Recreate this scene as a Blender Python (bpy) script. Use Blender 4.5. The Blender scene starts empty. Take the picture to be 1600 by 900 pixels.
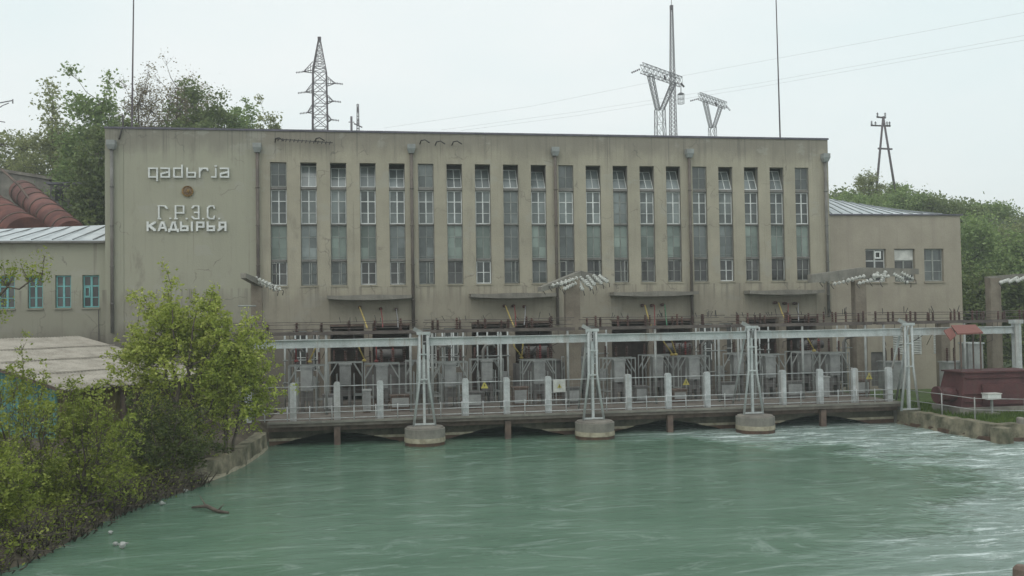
import bpy, math, random
import numpy as np
from mathutils import Vector, Matrix
R = math.radians
sc = bpy.context.scene
COL = sc.collection
random.seed(4)

# ------------------------------------------------------------------ camera
F = 1385.0
YAW, PITCH, ROLL = R(8.888), R(1.514), R(-0.870)
CAM = Vector((0, -48, 5.6))
cf = Vector((math.sin(YAW)*math.cos(PITCH), math.cos(YAW)*math.cos(PITCH), math.sin(PITCH)))
r0 = Vector((math.cos(YAW), -math.sin(YAW), 0)); u0 = r0.cross(cf)
cr = r0*math.cos(ROLL) + u0*math.sin(ROLL); cu = -r0*math.sin(ROLL) + u0*math.cos(ROLL)
cam = bpy.data.objects.new('camera', bpy.data.cameras.new('camera'))
COL.objects.link(cam)
cam.matrix_world = Matrix(((cr.x, cu.x, -cf.x, CAM.x), (cr.y, cu.y, -cf.y, CAM.y), (cr.z, cu.z, -cf.z, CAM.z), (0, 0, 0, 1)))
cam.data.sensor_width = 36; cam.data.lens = 36*F/1600
cam.data.clip_start = 0.1; cam.data.clip_end = 4000
sc.camera = cam

# ------------------------------------------------------------------ world, sun, exposure
SUN_EL, SUN_AZ = R(52), R(215)      # azimuth measured clockwise from +Y
w = bpy.data.worlds.new('World'); sc.world = w; w.use_nodes = True
nt = w.node_tree; nt.nodes.clear()
wo = nt.nodes.new('ShaderNodeOutputWorld'); bg = nt.nodes.new('ShaderNodeBackground')
sky = nt.nodes.new('ShaderNodeTexSky'); sky.sky_type = 'NISHITA'; sky.sun_disc = False
sky.sun_elevation = SUN_EL; sky.sun_rotation = SUN_AZ; sky.air_density = 1.5; sky.dust_density = 3
tc = nt.nodes.new('ShaderNodeTexCoord'); nz = nt.nodes.new('ShaderNodeTexNoise')
nz.inputs['Scale'].default_value = 2.2; nz.inputs['Detail'].default_value = 5
mpn = nt.nodes.new('ShaderNodeMapping'); mpn.inputs['Scale'].default_value = (1, 1, 2.5)
cr_ = nt.nodes.new('ShaderNodeValToRGB')
cr_.color_ramp.elements[0].position = .3; cr_.color_ramp.elements[0].color = (.83, .935, .945, 1)
cr_.color_ramp.elements[1].position = .7; cr_.color_ramp.elements[1].color = (.96, .995, .99, 1)
sc_ = nt.nodes.new('ShaderNodeVectorMath'); sc_.operation = 'SCALE'; sc_.inputs['Scale'].default_value = 9.6
mx = nt.nodes.new('ShaderNodeMixRGB'); mx.inputs[0].default_value = .95
L = nt.links.new
L(tc.outputs['Generated'], mpn.inputs[0]); L(mpn.outputs[0], nz.inputs['Vector']); L(nz.outputs['Fac'], cr_.inputs[0])
L(cr_.outputs[0], sc_.inputs[0]); L(sky.outputs[0], mx.inputs[1]); L(sc_.outputs[0], mx.inputs[2])
L(mx.outputs[0], bg.inputs[0]); bg.inputs[1].default_value = 0.1; L(bg.outputs[0], wo.inputs[0])
sd = bpy.data.lights.new('sun', 'SUN'); sd.energy = 0.6; sd.angle = R(40); sd.color = (1, .96, .9)
so = bpy.data.objects.new('sun', sd); COL.objects.link(so)
sv = Vector((math.sin(SUN_AZ)*math.cos(SUN_EL), math.cos(SUN_AZ)*math.cos(SUN_EL), math.sin(SUN_EL)))
so.rotation_euler = sv.to_track_quat('Z', 'Y').to_euler()
sc.view_settings.view_transform = 'Standard'; sc.view_settings.look = 'None'
sc.view_settings.exposure = 0.10; sc.view_settings.gamma = 1
sc.render.engine = 'CYCLES'
sc.cycles.max_bounces = 5; sc.cycles.diffuse_bounces = 3; sc.cycles.glossy_bounces = 2
sc.cycles.transmission_bounces = 3; sc.cycles.volume_bounces = 1

# ------------------------------------------------------------------ helpers
def at(px, py, Y):
    d = cf + cr*((px-800)/F) - cu*((py-450)/F); t = (Y-CAM.y)/d.y
    return CAM + d*t
def atz(px, py, z):
    d = cf + cr*((px-800)/F) - cu*((py-450)/F); t = (z-CAM.z)/d.z
    return CAM + d*t
def V(*a): return Vector(a)

def tag(o, label=None, cat=None, group=None, kind=None):
    if label: o['label'] = label
    if cat: o['category'] = cat
    if group: o['group'] = group
    if kind: o['kind'] = kind
    return o
def thing(name, label, cat, loc=(0, 0, 0), rz=0, group=None):
    o = bpy.data.objects.new(name, None); COL.objects.link(o)
    o.location = loc; o.rotation_euler = (0, 0, rz); o.empty_display_size = .3
    return tag(o, label, cat, group)
def children(o): return [c for c in COL.objects if c.parent == o]
def copy_tree(o, parent=None):
    kids = children(o)
    c = o.copy(); COL.objects.link(c); c.parent = parent
    for k in kids: copy_tree(k, c)
    return c
def base(o):
    v = Vector((0, 0, 0))
    while o is not None: v = v + Vector(o.location); o = o.parent
    return v

class MB:
    def __init__(s): s.v = []; s.f = []; s.sm = []
    def quad(s, a, b, c, d, sm=False):
        n = len(s.v); s.v += [tuple(a), tuple(b), tuple(c), tuple(d)]; s.f.append((n, n+1, n+2, n+3)); s.sm.append(sm)
    def box(s, x0, x1, y0, y1, z0, z1):
        n = len(s.v)
        s.v += [(x0,y0,z0),(x1,y0,z0),(x1,y1,z0),(x0,y1,z0),(x0,y0,z1),(x1,y0,z1),(x1,y1,z1),(x0,y1,z1)]
        for f in ((0,3,2,1),(4,5,6,7),(0,1,5,4),(1,2,6,5),(2,3,7,6),(3,0,4,7)):
            s.f.append(tuple(n+i for i in f)); s.sm.append(False)
        return s
    def hexa(s, p):   # eight points, bottom ring then top ring
        n = len(s.v); s.v += [tuple(q) for q in p]
        for f in ((0,3,2,1),(4,5,6,7),(0,1,5,4),(1,2,6,5),(2,3,7,6),(3,0,4,7)):
            s.f.append(tuple(n+i for i in f)); s.sm.append(False)
        return s
    def bar(s, p, q, w=.05, h=None, up=None):
        p, q = Vector(p), Vector(q); h = h or w
        d = (q-p).normalized(); up = Vector(up) if up else (V(0,0,1) if abs(d.z) < .95 else V(0,1,0))
        a = d.cross(up).normalized(); b = a.cross(d)
        a = a*w/2; b = b*h/2
        return s.hexa([p-a-b, p+a-b, p+a+b, p-a+b, q-a-b, q+a-b, q+a+b, q-a+b])
    def tube(s, pts, rad, n=8, cap=True):
        pts = [Vector(p) for p in pts]
        if not hasattr(rad, '__len__'): rad = [rad]*len(pts)
        k0 = len(s.v); prev = None
        for i, p in enumerate(pts):
            d = (pts[min(i+1, len(pts)-1)] - pts[max(i-1, 0)])
            if d.length < 1e-9: d = V(0,0,1)
            d.normalize()
            if prev is None: a = d.cross(V(0,0,1) if abs(d.z) < .95 else V(0,1,0)).normalized()
            else:
                a = prev - d*prev.dot(d)
                a = a.normalized() if a.length > 1e-6 else d.cross(V(1,0,0)).normalized()
            prev = a; b = d.cross(a)
            for j in range(n):
                t = 2*math.pi*j/n; s.v.append(tuple(p + (a*math.cos(t) + b*math.sin(t))*rad[i]))
        for i in range(len(pts)-1):
            for j in range(n):
                a0 = k0+i*n+j; a1 = k0+i*n+(j+1) % n
                s.f.append((a0, a1, a1+n, a0+n)); s.sm.append(True)
        if cap:
            s.f.append(tuple(k0+j for j in reversed(range(n)))); s.sm.append(False)
            s.f.append(tuple(k0+(len(pts)-1)*n+j for j in range(n))); s.sm.append(False)
        return s
    def lathe(s, c, prof, axis=(0,0,1), n=12):
        c = Vector(c); ax = Vector(axis).normalized()
        return s.tube([c+ax*h for h, r in prof], [r for h, r in prof], n) if False else s._lathe(c, prof, ax, n)
    def _lathe(s, c, prof, ax, n):
        a = ax.cross(V(0,1,0) if abs(ax.y) < .9 else V(1,0,0)).normalized(); b = ax.cross(a)
        k0 = len(s.v)
        for h, r in prof:
            for j in range(n):
                t = 2*math.pi*j/n; s.v.append(tuple(c + ax*h + (a*math.cos(t)+b*math.sin(t))*r))
        for i in range(len(prof)-1):
            for j in range(n):
                a0 = k0+i*n+j; a1 = k0+i*n+(j+1) % n
                s.f.append((a0, a1, a1+n, a0+n)); s.sm.append(False)
        s.f.append(tuple(k0+j for j in reversed(range(n)))); s.sm.append(False)
        s.f.append(tuple(k0+(len(prof)-1)*n+j for j in range(n))); s.sm.append(False)
        return s
    def prism(s, poly, y0, y1):   # poly in x,z
        n = len(s.v); k = len(poly)
        s.v += [(x, y0, z) for x, z in poly] + [(x, y1, z) for x, z in poly]
        s.f.append(tuple(range(n, n+k))); s.f.append(tuple(reversed(range(n+k, n+2*k)))); s.sm += [False, False]
        for i in range(k):
            j = (i+1) % k; s.f.append((n+i, n+k+i, n+k+j, n+j)); s.sm.append(False)
        return s
    def wall(s, x0, x1, z0, z1, holes, y0, y1):   # wall slab with rectangular openings and their reveals
        xs = sorted({x0, x1, *[round(v, 4) for h in holes for v in h[:2]]}); zs = sorted({z0, z1, *[round(v, 4) for h in holes for v in h[2:]]})
        def hole(i, j):
            if i < 0 or j < 0 or i >= len(xs)-1 or j >= len(zs)-1: return True
            cx = (xs[i]+xs[i+1])/2; cz = (zs[j]+zs[j+1])/2
            return any(h[0] < cx < h[1] and h[2] < cz < h[3] for h in holes)
        for i in range(len(xs)-1):
            for j in range(len(zs)-1):
                if hole(i, j): continue
                a, b, c, d = xs[i], xs[i+1], zs[j], zs[j+1]
                s.quad((a,y0,c),(b,y0,c),(b,y0,d),(a,y0,d)); s.quad((b,y1,c),(a,y1,c),(a,y1,d),(b,y1,d))
                if hole(i-1, j): s.quad((a,y1,c),(a,y0,c),(a,y0,d),(a,y1,d))
                if hole(i+1, j): s.quad((b,y0,c),(b,y1,c),(b,y1,d),(b,y0,d))
                if hole(i, j-1): s.quad((a,y1,c),(b,y1,c),(b,y0,c),(a,y0,c))
                if hole(i, j+1): s.quad((a,y0,d),(b,y0,d),(b,y1,d),(a,y1,d))
        return s
    def build(s, name, m, parent=None, world=False):
        me = bpy.data.meshes.new(name)
        v = s.v
        if world and parent is not None:
            o = base(parent); v = [(x-o.x, y-o.y, z-o.z) for x, y, z in v]
        me.from_pydata(v, [], s.f); me.polygons.foreach_set('use_smooth', s.sm); me.update()
        me.materials.append(m)
        ob = bpy.data.objects.new(name, me); COL.objects.link(ob)
        if parent is not None: ob.parent = parent
        return ob

def quads_mesh(name, arr, m, parent=None):     # arr (n,4,3) numpy
    n = len(arr); me = bpy.data.meshes.new(name)
    me.vertices.add(n*4); me.vertices.foreach_set('co', arr.reshape(-1).astype(np.float32))
    me.loops.add(n*4); me.loops.foreach_set('vertex_index', np.arange(n*4, dtype=np.int32))
    me.polygons.add(n); me.polygons.foreach_set('loop_start', np.arange(0, n*4, 4, dtype=np.int32))
    me.polygons.foreach_set('loop_total', np.full(n, 4, dtype=np.int32))
    me.update(calc_edges=True); me.materials.append(m)
    ob = bpy.data.objects.new(name, me); COL.objects.link(ob)
    if parent is not None: ob.parent = parent
    return ob

# ------------------------------------------------------------------ materials
def node(nt, t, **kw):
    n = nt.nodes.new(t)
    for k, v in kw.items():
        if k in n.inputs: n.inputs[k].default_value = v
        else: setattr(n, k, v)
    return n
def c4(c): return (*c, 1)
def mat(name, c1, c2=None, rough=.8, scale=3, stretch=(1,1,1), metal=0, spec=.3, bump=.15, bscale=None, detail=6, lo=.35, hi=.65, rnd=0, streak=0, streakc=None, fine=.12):
    m = bpy.data.materials.new(name); m.use_nodes = True; nt = m.node_tree; nt.nodes.clear(); L = nt.links.new
    out = node(nt, 'ShaderNodeOutputMaterial'); b = node(nt, 'ShaderNodeBsdfPrincipled', Roughness=rough, Metallic=metal)
    b.inputs['Specular IOR Level'].default_value = spec
    L(b.outputs[0], out.inputs[0])
    c2 = c2 or tuple(v*.7 for v in c1)
    g = node(nt, 'ShaderNodeNewGeometry'); mp = node(nt, 'ShaderNodeMapping'); mp.inputs['Scale'].default_value = stretch
    L(g.outputs['Position'], mp.inputs[0])
    n1 = node(nt, 'ShaderNodeTexNoise', Scale=scale, Detail=detail, Roughness=.6); L(mp.outputs[0], n1.inputs['Vector'])
    rp = node(nt, 'ShaderNodeValToRGB'); e = rp.color_ramp.elements
    e[0].position = lo; e[0].color = c4(c2); e[1].position = hi; e[1].color = c4(c1)
    L(n1.outputs['Fac'], rp.inputs[0]); col = rp.outputs[0]
    if fine:
        n2 = node(nt, 'ShaderNodeTexNoise', Scale=scale*9+8, Detail=3); L(g.outputs['Position'], n2.inputs['Vector'])
        mr = node(nt, 'ShaderNodeMapRange'); mr.inputs[3].default_value = 1-fine*1.6; mr.inputs[4].default_value = 1+fine*1.6; L(n2.outputs['Fac'], mr.inputs[0])
        sm = node(nt, 'ShaderNodeVectorMath', operation='SCALE'); L(col, sm.inputs[0]); L(mr.outputs[0], sm.inputs['Scale']); col = sm.outputs[0]
    if streak:
        ms = node(nt, 'ShaderNodeMapping'); ms.inputs['Scale'].default_value = (2.6, 2.6, .12); L(g.outputs['Position'], ms.inputs[0])
        n3 = node(nt, 'ShaderNodeTexNoise', Scale=1, Detail=7, Roughness=.65); L(ms.outputs[0], n3.inputs['Vector'])
        r3 = node(nt, 'ShaderNodeMapRange'); r3.inputs[1].default_value = .52; r3.inputs[2].default_value = .72; r3.inputs[3].default_value = 0; r3.inputs[4].default_value = streak
        L(n3.outputs['Fac'], r3.inputs[0])
        m3 = node(nt, 'ShaderNodeMixRGB'); L(r3.outputs[0], m3.inputs[0]); L(col, m3.inputs[1]); m3.inputs[2].default_value = c4(streakc or tuple(v*.5 for v in c1)); col = m3.outputs[0]
    if rnd:
        oi = node(nt, 'ShaderNodeObjectInfo'); r4 = node(nt, 'ShaderNodeMapRange'); r4.inputs[3].default_value = 1-rnd; r4.inputs[4].default_value = 1+rnd
        L(oi.outputs['Random'], r4.inputs[0]); s4 = node(nt, 'ShaderNodeVectorMath', operation='SCALE'); L(col, s4.inputs[0]); L(r4.outputs[0], s4.inputs['Scale']); col = s4.outputs[0]
    L(col, b.inputs['Base Color'])
    if bump:
        bn = node(nt, 'ShaderNodeBump', Strength=bump, Distance=.05); nb = node(nt, 'ShaderNodeTexNoise', Scale=bscale or scale*8, Detail=5)
        L(g.outputs['Position'], nb.inputs['Vector']); L(nb.outputs['Fac'], bn.inputs['Height']); L(bn.outputs[0], b.inputs['Normal'])
    m['col'] = 1
    return m

M = {}
M['stucco'] = mat('stucco', (.405,.372,.29), (.325,.298,.232), rough=.95, scale=.45, bump=.25, bscale=14, streak=.45, streakc=(.19,.175,.15), fine=.07)
M['stucco_left'] = mat('stucco_left', (.335,.325,.25), (.27,.26,.205), rough=.95, scale=.5, bump=.2, bscale=14, streak=.3, streakc=(.21,.205,.175), fine=.07)
M['stucco_right'] = mat('stucco_right', (.375,.335,.27), (.31,.275,.22), rough=.95, scale=.5, bump=.2, bscale=14, streak=.3, streakc=(.22,.19,.16), fine=.07)
def weather_shade(m):
    """soot band under the coping, patches where plaster was renewed, greyer paint on the blank bay, grime and painted shade low down"""
    nt = m.node_tree; L = nt.links.new; b = [n for n in nt.nodes if n.type == 'BSDF_PRINCIPLED'][0]; col = b.inputs['Base Color'].links[0].from_socket
    g = node(nt, 'ShaderNodeNewGeometry'); sp = node(nt, 'ShaderNodeSeparateXYZ'); L(g.outputs['Position'], sp.inputs[0])
    def nz_(scale, st, d=5):
        mp = node(nt, 'ShaderNodeMapping'); mp.inputs['Scale'].default_value = st; L(g.outputs['Position'], mp.inputs[0]); n = node(nt, 'ShaderNodeTexNoise', Scale=scale, Detail=d, Roughness=.65); L(mp.outputs[0], n.inputs['Vector']); return n.outputs['Fac']
    def mr(v, a, b_, c, d):
        n = node(nt, 'ShaderNodeMapRange', interpolation_type='SMOOTHSTEP'); L(v, n.inputs[0])
        for i, q in enumerate((a, b_, c, d)): n.inputs[i+1].default_value = q
        return n.outputs[0]
    def mth(op, a, b_):
        n = node(nt, 'ShaderNodeMath', operation=op)
        for i, v in enumerate((a, b_)):
            if isinstance(v, (int, float)): n.inputs[i].default_value = v
            else: L(v, n.inputs[i])
        return n.outputs[0]
    def mix(f, a, c, mode='MIX'):
        n = node(nt, 'ShaderNodeMixRGB', blend_type=mode); L(f, n.inputs[0]); L(a, n.inputs[1]); n.inputs[2].default_value = (*c, 1); return n.outputs[0]
    X, Z = sp.outputs[0], sp.outputs[2]
    col = mix(mr(X, -5.7, -6.1, 0, .75), col, (.345,.345,.27))
    zz = mth('ADD', Z, mth('MULTIPLY', mth('ADD', nz_(.55, (1,1,.5)), -.5), 2.6))
    col = mix(mr(zz, 13.9, 14.9, 0, .62), col, (.19,.175,.15))
    col = mix(mr(nz_(.42, (1,1,1.6), 5), .56, .62, 0, .45), col, (.37,.36,.31))
    col = mix(mr(nz_(.8, (1.3,1.3,.55), 8), .56, .70, 0, .5), col, (.20,.185,.15))
    col = mix(mr(nz_(1.0, (5.5,5.5,.16), 9), .585, .70, 0, .42), col, (.17,.155,.13))
    cz = mth('MULTIPLY', mr(Z, 14.9, 13.2, 1, 0), mr(nz_(1.0, (7,7,.10), 6), .52, .68, 0, .6)); col = mix(cz, col, (.13,.12,.11))
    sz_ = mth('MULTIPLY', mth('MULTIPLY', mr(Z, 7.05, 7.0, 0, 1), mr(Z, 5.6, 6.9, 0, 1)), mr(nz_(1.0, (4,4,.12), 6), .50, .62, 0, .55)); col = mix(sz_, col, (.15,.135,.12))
    vo = node(nt, 'ShaderNodeTexVoronoi', feature='DISTANCE_TO_EDGE', Scale=.42); dm = node(nt, 'ShaderNodeVectorMath', operation='ADD'); L(g.outputs['Position'], dm.inputs[0])
    nw = node(nt, 'ShaderNodeTexNoise', Scale=1.3, Detail=6); L(g.outputs['Position'], nw.inputs['Vector']); L(nw.outputs['Color'], dm.inputs[1]); L(dm.outputs[0], vo.inputs['Vector'])
    cr2 = mth('MULTIPLY', mr(vo.outputs['Distance'], .012, .004, 0, .5), mr(nz_(.5, (1,1,1), 2), .5, .6, 0, 1)); col = mix(cr2, col, (.12,.11,.10))
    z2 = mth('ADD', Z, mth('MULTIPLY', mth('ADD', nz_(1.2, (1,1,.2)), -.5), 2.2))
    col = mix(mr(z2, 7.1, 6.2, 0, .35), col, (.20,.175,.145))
    col = mix(mr(z2, 5.4, 4.0, 0, .8), col, (.15,.13,.11))  # lower wall: grime together with deep shade painted into the colour
    L(col, b.inputs['Base Color'])
weather_shade(M['stucco']); weather_shade(M['stucco_left'])
M['parapet'] = mat('parapet', (.27,.25,.21), (.20,.185,.165), rough=.95, scale=.9, bump=.2, bscale=14, streak=.7, streakc=(.14,.13,.12), fine=.08)
M['coping'] = mat('coping', (.16,.15,.18), (.10,.10,.12), rough=.8, scale=1.5)
M['concrete'] = mat('concrete', (.27,.255,.22), (.17,.16,.14), rough=.95, scale=1.2, bump=.3, streak=.6, streakc=(.10,.095,.085))
M['concrete_brown'] = mat('concrete_brown', (.26,.225,.18), (.18,.15,.12), rough=.95, scale=1.2, bump=.3, streak=.5, streakc=(.12,.10,.08))
M['deck'] = mat('deck', (.26,.24,.205), (.15,.135,.12), rough=.95, scale=1.5, bump=.2)
M['deck_side'] = mat('deck_slab', (.20,.175,.15), (.12,.10,.085), rough=.95, scale=1.5, bump=.2)
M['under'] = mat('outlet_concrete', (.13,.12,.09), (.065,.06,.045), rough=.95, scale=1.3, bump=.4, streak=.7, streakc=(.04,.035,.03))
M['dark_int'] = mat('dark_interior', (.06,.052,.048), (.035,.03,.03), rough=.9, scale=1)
M['inner'] = mat('inner_plaster', (.30,.29,.26), rough=.95)
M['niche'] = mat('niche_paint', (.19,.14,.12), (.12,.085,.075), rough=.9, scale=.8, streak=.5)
M['zinc'] = mat('galvanised_roof', (.62,.66,.67), (.48,.52,.54), rough=.5, scale=1.2, metal=.0, spec=.5, bump=.05, fine=.04)
M['seam'] = mat('roof_seam', (.30,.32,.33), rough=.6)
M['pipe_grey'] = mat('pipe_grey', (.23,.225,.21), (.15,.145,.135), rough=.7, scale=1.5, streak=.6, streakc=(.12,.09,.07))
M['pipe_brown'] = mat('pipe_brown', (.17,.145,.125), (.11,.095,.085), rough=.75, scale=1.5, streak=.6, streakc=(.10,.06,.045))
M['hopper'] = mat('hopper_grey', (.32,.34,.33), (.24,.25,.24), rough=.6, scale=3)
M['white_frame'] = mat('white_window_paint', (.74,.76,.74), (.55,.57,.55), rough=.6, scale=4, rnd=.22)
M['grey_frame'] = mat('grey_window_paint', (.34,.35,.33), (.22,.23,.21), rough=.7, scale=4, rnd=.15)
M['blue_frame'] = mat('turquoise_window_paint', (.20,.47,.46), (.15,.36,.36), rough=.6, scale=4)
M['letter'] = mat('letter_white', (.78,.80,.77), (.60,.62,.60), rough=.6, scale=4, bump=0)
M['gold'] = mat('emblem_gold', (.36,.22,.06), (.22,.12,.05), rough=.5, scale=6)
M['gold_dark'] = mat('emblem_dark', (.22,.15,.08), (.15,.10,.06), rough=.6, scale=6)
M['steel'] = mat('painted_steel', (.50,.53,.52), (.36,.39,.385), rough=.55, scale=1.5, spec=.4, streak=.65, streakc=(.27,.20,.15), bump=.08, fine=.2)
M['steel2'] = mat('grey_steel', (.34,.355,.34), (.23,.24,.23), rough=.6, scale=2, spec=.4, bump=.05)
M['post'] = mat('aluminium_post', (.55,.57,.57), (.38,.395,.395), rough=.6, scale=2.2, spec=.4, bump=.05, streak=.6, streakc=(.25,.20,.16), fine=.2)
M['rail_dull'] = mat('dull_rail', (.40,.41,.40), (.25,.24,.22), rough=.6, scale=2.2)
M['tank'] = mat('grey_tank', (.36,.37,.36), (.25,.255,.25), rough=.6, scale=2, streak=.4, bump=.05, rnd=.12)
M['tank_dark'] = mat('dark_transformer', (.17,.16,.155), (.10,.095,.09), rough=.6, scale=2, streak=.4)
M['rust'] = mat('rusty_steel', (.17,.12,.095), (.095,.07,.06), rough=.85, scale=3)
M['busbar'] = mat('busbar_brown', (.15,.125,.11), (.09,.075,.07), rough=.8, scale=2)
M['porcelain'] = mat('brown_porcelain', (.12,.06,.048), (.075,.04,.035), rough=.35, scale=4, spec=.5, bump=0, rnd=.3)
M['glass_disc'] = mat('white_insulator', (.70,.71,.67), (.42,.42,.38), rough=.25, scale=8, spec=.6, bump=0)
M['pyellow'] = mat('phase_yellow', (.50,.39,.12), (.38,.29,.10), rough=.6, scale=5)
M['pred'] = mat('phase_red', (.26,.06,.06), (.17,.045,.042), rough=.6, scale=5)
M['pgreen'] = mat('phase_green', (.07,.26,.13), (.05,.18,.10), rough=.6, scale=5)
M['sign_white'] = mat('sign_white', (.62,.62,.58), rough=.6)
M['sign_yellow'] = mat('sign_yellow', (.55,.50,.12), (.45,.38,.10), rough=.6)
M['black'] = mat('black_paint', (.02,.02,.02), rough=.7)
M['maroon'] = mat('maroon_paint', (.11,.042,.042), (.07,.028,.03), rough=.7, scale=1.5, streak=.85, streakc=(.08,.05,.042), fine=.25)
M['tile_red'] = mat('red_sheet_roof', (.22,.10,.085), (.20,.08,.065), rough=.8, scale=2)
M['penstock'] = mat('penstock_red', (.23,.10,.08), (.12,.055,.05), rough=.8, scale=.9, streak=.7, streakc=(.11,.06,.055))
M['asbestos'] = mat('corrugated_asbestos', (.42,.385,.33), (.27,.245,.205), rough=.95, scale=1.3, fine=.2, lo=.3, hi=.6)
M['turq'] = mat('turquoise_boards', (.13,.30,.27), (.09,.21,.19), rough=.8, scale=1.5, streak=.4)
M['ochre'] = mat('ochre_boards', (.20,.17,.07), (.12,.10,.045), rough=.85, scale=2)
M['wood'] = mat('weathered_wood', (.20,.15,.12), (.11,.08,.065), rough=.9, scale=3)
M['bark'] = mat('bark', (.15,.125,.10), (.08,.065,.055), rough=.95, scale=4)
M['pylon'] = mat('pylon_steel', (.135,.115,.125), (.10,.085,.095), rough=.7, scale=1, bump=0, fine=0)
M['pylon_lt'] = mat('pylon_steel_pale', (.21,.205,.215), (.16,.16,.17), rough=.7, scale=1, bump=0, fine=0)
M['cable'] = mat('cable_grey', (.30,.30,.31), rough=.6, bump=0, fine=0)
M['cable_dark'] = mat('cable_dark', (.07,.065,.06), rough=.6, bump=0, fine=0)
M['earth'] = mat('earth', (.14,.115,.085), (.07,.06,.045), rough=1, scale=1.5, bump=.5)
M['hillside'] = mat('hillside', (.075,.095,.045), (.045,.06,.03), rough=1, scale=.35, bump=.6)
M['grassground'] = mat('grass_ground', (.10,.16,.045), (.075,.10,.04), rough=1, scale=1.6, bump=.5)
M['stonewall'] = mat('river_wall', (.30,.265,.19), (.085,.085,.055), rough=.95, scale=1.8, bump=.7, bscale=6, streak=.7, streakc=(.08,.07,.055))
M['litter'] = mat('litter_plastic', (.42,.43,.41), rough=.5)
M['scum'] = mat('tide_band', (.44,.40,.30), (.25,.22,.16), rough=.95, scale=3)
M['wetband'] = mat('wet_rust_band', (.13,.075,.05), (.07,.045,.035), rough=.7, scale=3)

def glass_mat(name, c1, c2, rough=.12, scale=.8, rnd=.28, cell=(.40, 1, .62)):
    m = mat(name, c1, c2, rough=rough, scale=scale, spec=.5, bump=.02, bscale=2, rnd=rnd, fine=.05)
    nt = m.node_tree; L = nt.links.new; b = [n for n in nt.nodes if n.type == 'BSDF_PRINCIPLED'][0]; col = b.inputs['Base Color'].links[0].from_socket
    tc_ = node(nt, 'ShaderNodeTexCoord'); sn = node(nt, 'ShaderNodeVectorMath', operation='SNAP'); sn.inputs[1].default_value = (cell[0], 10, cell[2]); L(tc_.outputs['Object'], sn.inputs[0])
    oi = node(nt, 'ShaderNodeObjectInfo'); wn = node(nt, 'ShaderNodeTexWhiteNoise', noise_dimensions='4D'); L(sn.outputs[0], wn.inputs['Vector']); L(oi.outputs['Random'], wn.inputs['W'])
    r1 = node(nt, 'ShaderNodeMapRange'); r1.inputs[3].default_value = .72; r1.inputs[4].default_value = 1.38; L(wn.outputs['Value'], r1.inputs[0])
    sm = node(nt, 'ShaderNodeVectorMath', operation='SCALE'); L(col, sm.inputs[0]); L(r1.outputs[0], sm.inputs['Scale']); L(sm.outputs[0], b.inputs['Base Color'])
    return m
M['pane'] = glass_mat('window_pane', (.135,.15,.145), (.07,.08,.078))
M['pane_lt'] = glass_mat('window_pane_pale', (.20,.225,.22), (.12,.14,.135))
M['pane_dark'] = glass_mat('window_pane_dark', (.085,.085,.08), (.035,.036,.036))
M['pane_tilt'] = glass_mat('tilted_pane', (.20,.225,.225), (.15,.17,.17))  # paler copy of the pane, sky reflection painted into the glass colour
M['frost'] = glass_mat('frosted_panel', (.21,.255,.225), (.15,.185,.165), rough=.35)

def leaf_mat(name, cols, trans=.35):
    m = bpy.data.materials.new(name); m.use_nodes = True; nt = m.node_tree; nt.nodes.clear(); L = nt.links.new
    out = node(nt, 'ShaderNodeOutputMaterial'); g = node(nt, 'ShaderNodeNewGeometry'); rp = node(nt, 'ShaderNodeValToRGB')
    e = rp.color_ramp.elements; e[0].color = c4(cols[0]); e[0].position = 0; e[1].color = c4(cols[-1]); e[1].position = 1
    for i, c in enumerate(cols[1:-1]):
        k = e.new((i+1)/(len(cols)-1)); k.color = c4(c)
    n = node(nt, 'ShaderNodeTexNoise', Scale=.9, Detail=2); L(g.outputs['Position'], n.inputs['Vector'])
    a = node(nt, 'ShaderNodeMath', operation='MULTIPLY_ADD'); a.inputs[1].default_value = .6; L(g.outputs['Random Per Island'], a.inputs[0])
    b2 = node(nt, 'ShaderNodeMath', operation='MULTIPLY_ADD'); b2.inputs[1].default_value = 1.3; b2.inputs[2].default_value = -.45; L(n.outputs['Fac'], b2.inputs[0]); L(b2.outputs[0], a.inputs[2])
    L(a.outputs[0], rp.inputs[0])
    d = node(nt, 'ShaderNodeBsdfPrincipled', Roughness=.55); d.inputs['Specular IOR Level'].default_value = .25
    t = node(nt, 'ShaderNodeBsdfTranslucent'); mi = node(nt, 'ShaderNodeMixShader'); mi.inputs[0].default_value = trans
    L(rp.outputs[0], d.inputs['Base Color']); L(rp.outputs[0], t.inputs[0]); L(d.outputs[0], mi.inputs[1]); L(t.outputs[0], mi.inputs[2]); L(mi.outputs[0], out.inputs[0])
    return m
M['leaf_spring'] = leaf_mat('leaf_spring', [(.17,.22,.035), (.36,.42,.08), (.55,.57,.17)])
M['leaf_bush'] = leaf_mat('leaf_bush', [(.12,.16,.025), (.25,.30,.05), (.42,.45,.11)])
M['leaf_dark'] = leaf_mat('leaf_dark', [(.09,.125,.045), (.16,.205,.075), (.24,.28,.105)])
M['leaf_far'] = leaf_mat('leaf_far', [(.17,.20,.095), (.27,.30,.13), (.38,.40,.18)])
M['leaf_bud'] = leaf_mat('leaf_bud', [(.17,.135,.095), (.26,.22,.13), (.30,.29,.15)])
M['leaf_mid'] = leaf_mat('leaf_mid', [(.14,.21,.075), (.235,.32,.115), (.32,.40,.15)])

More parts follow.
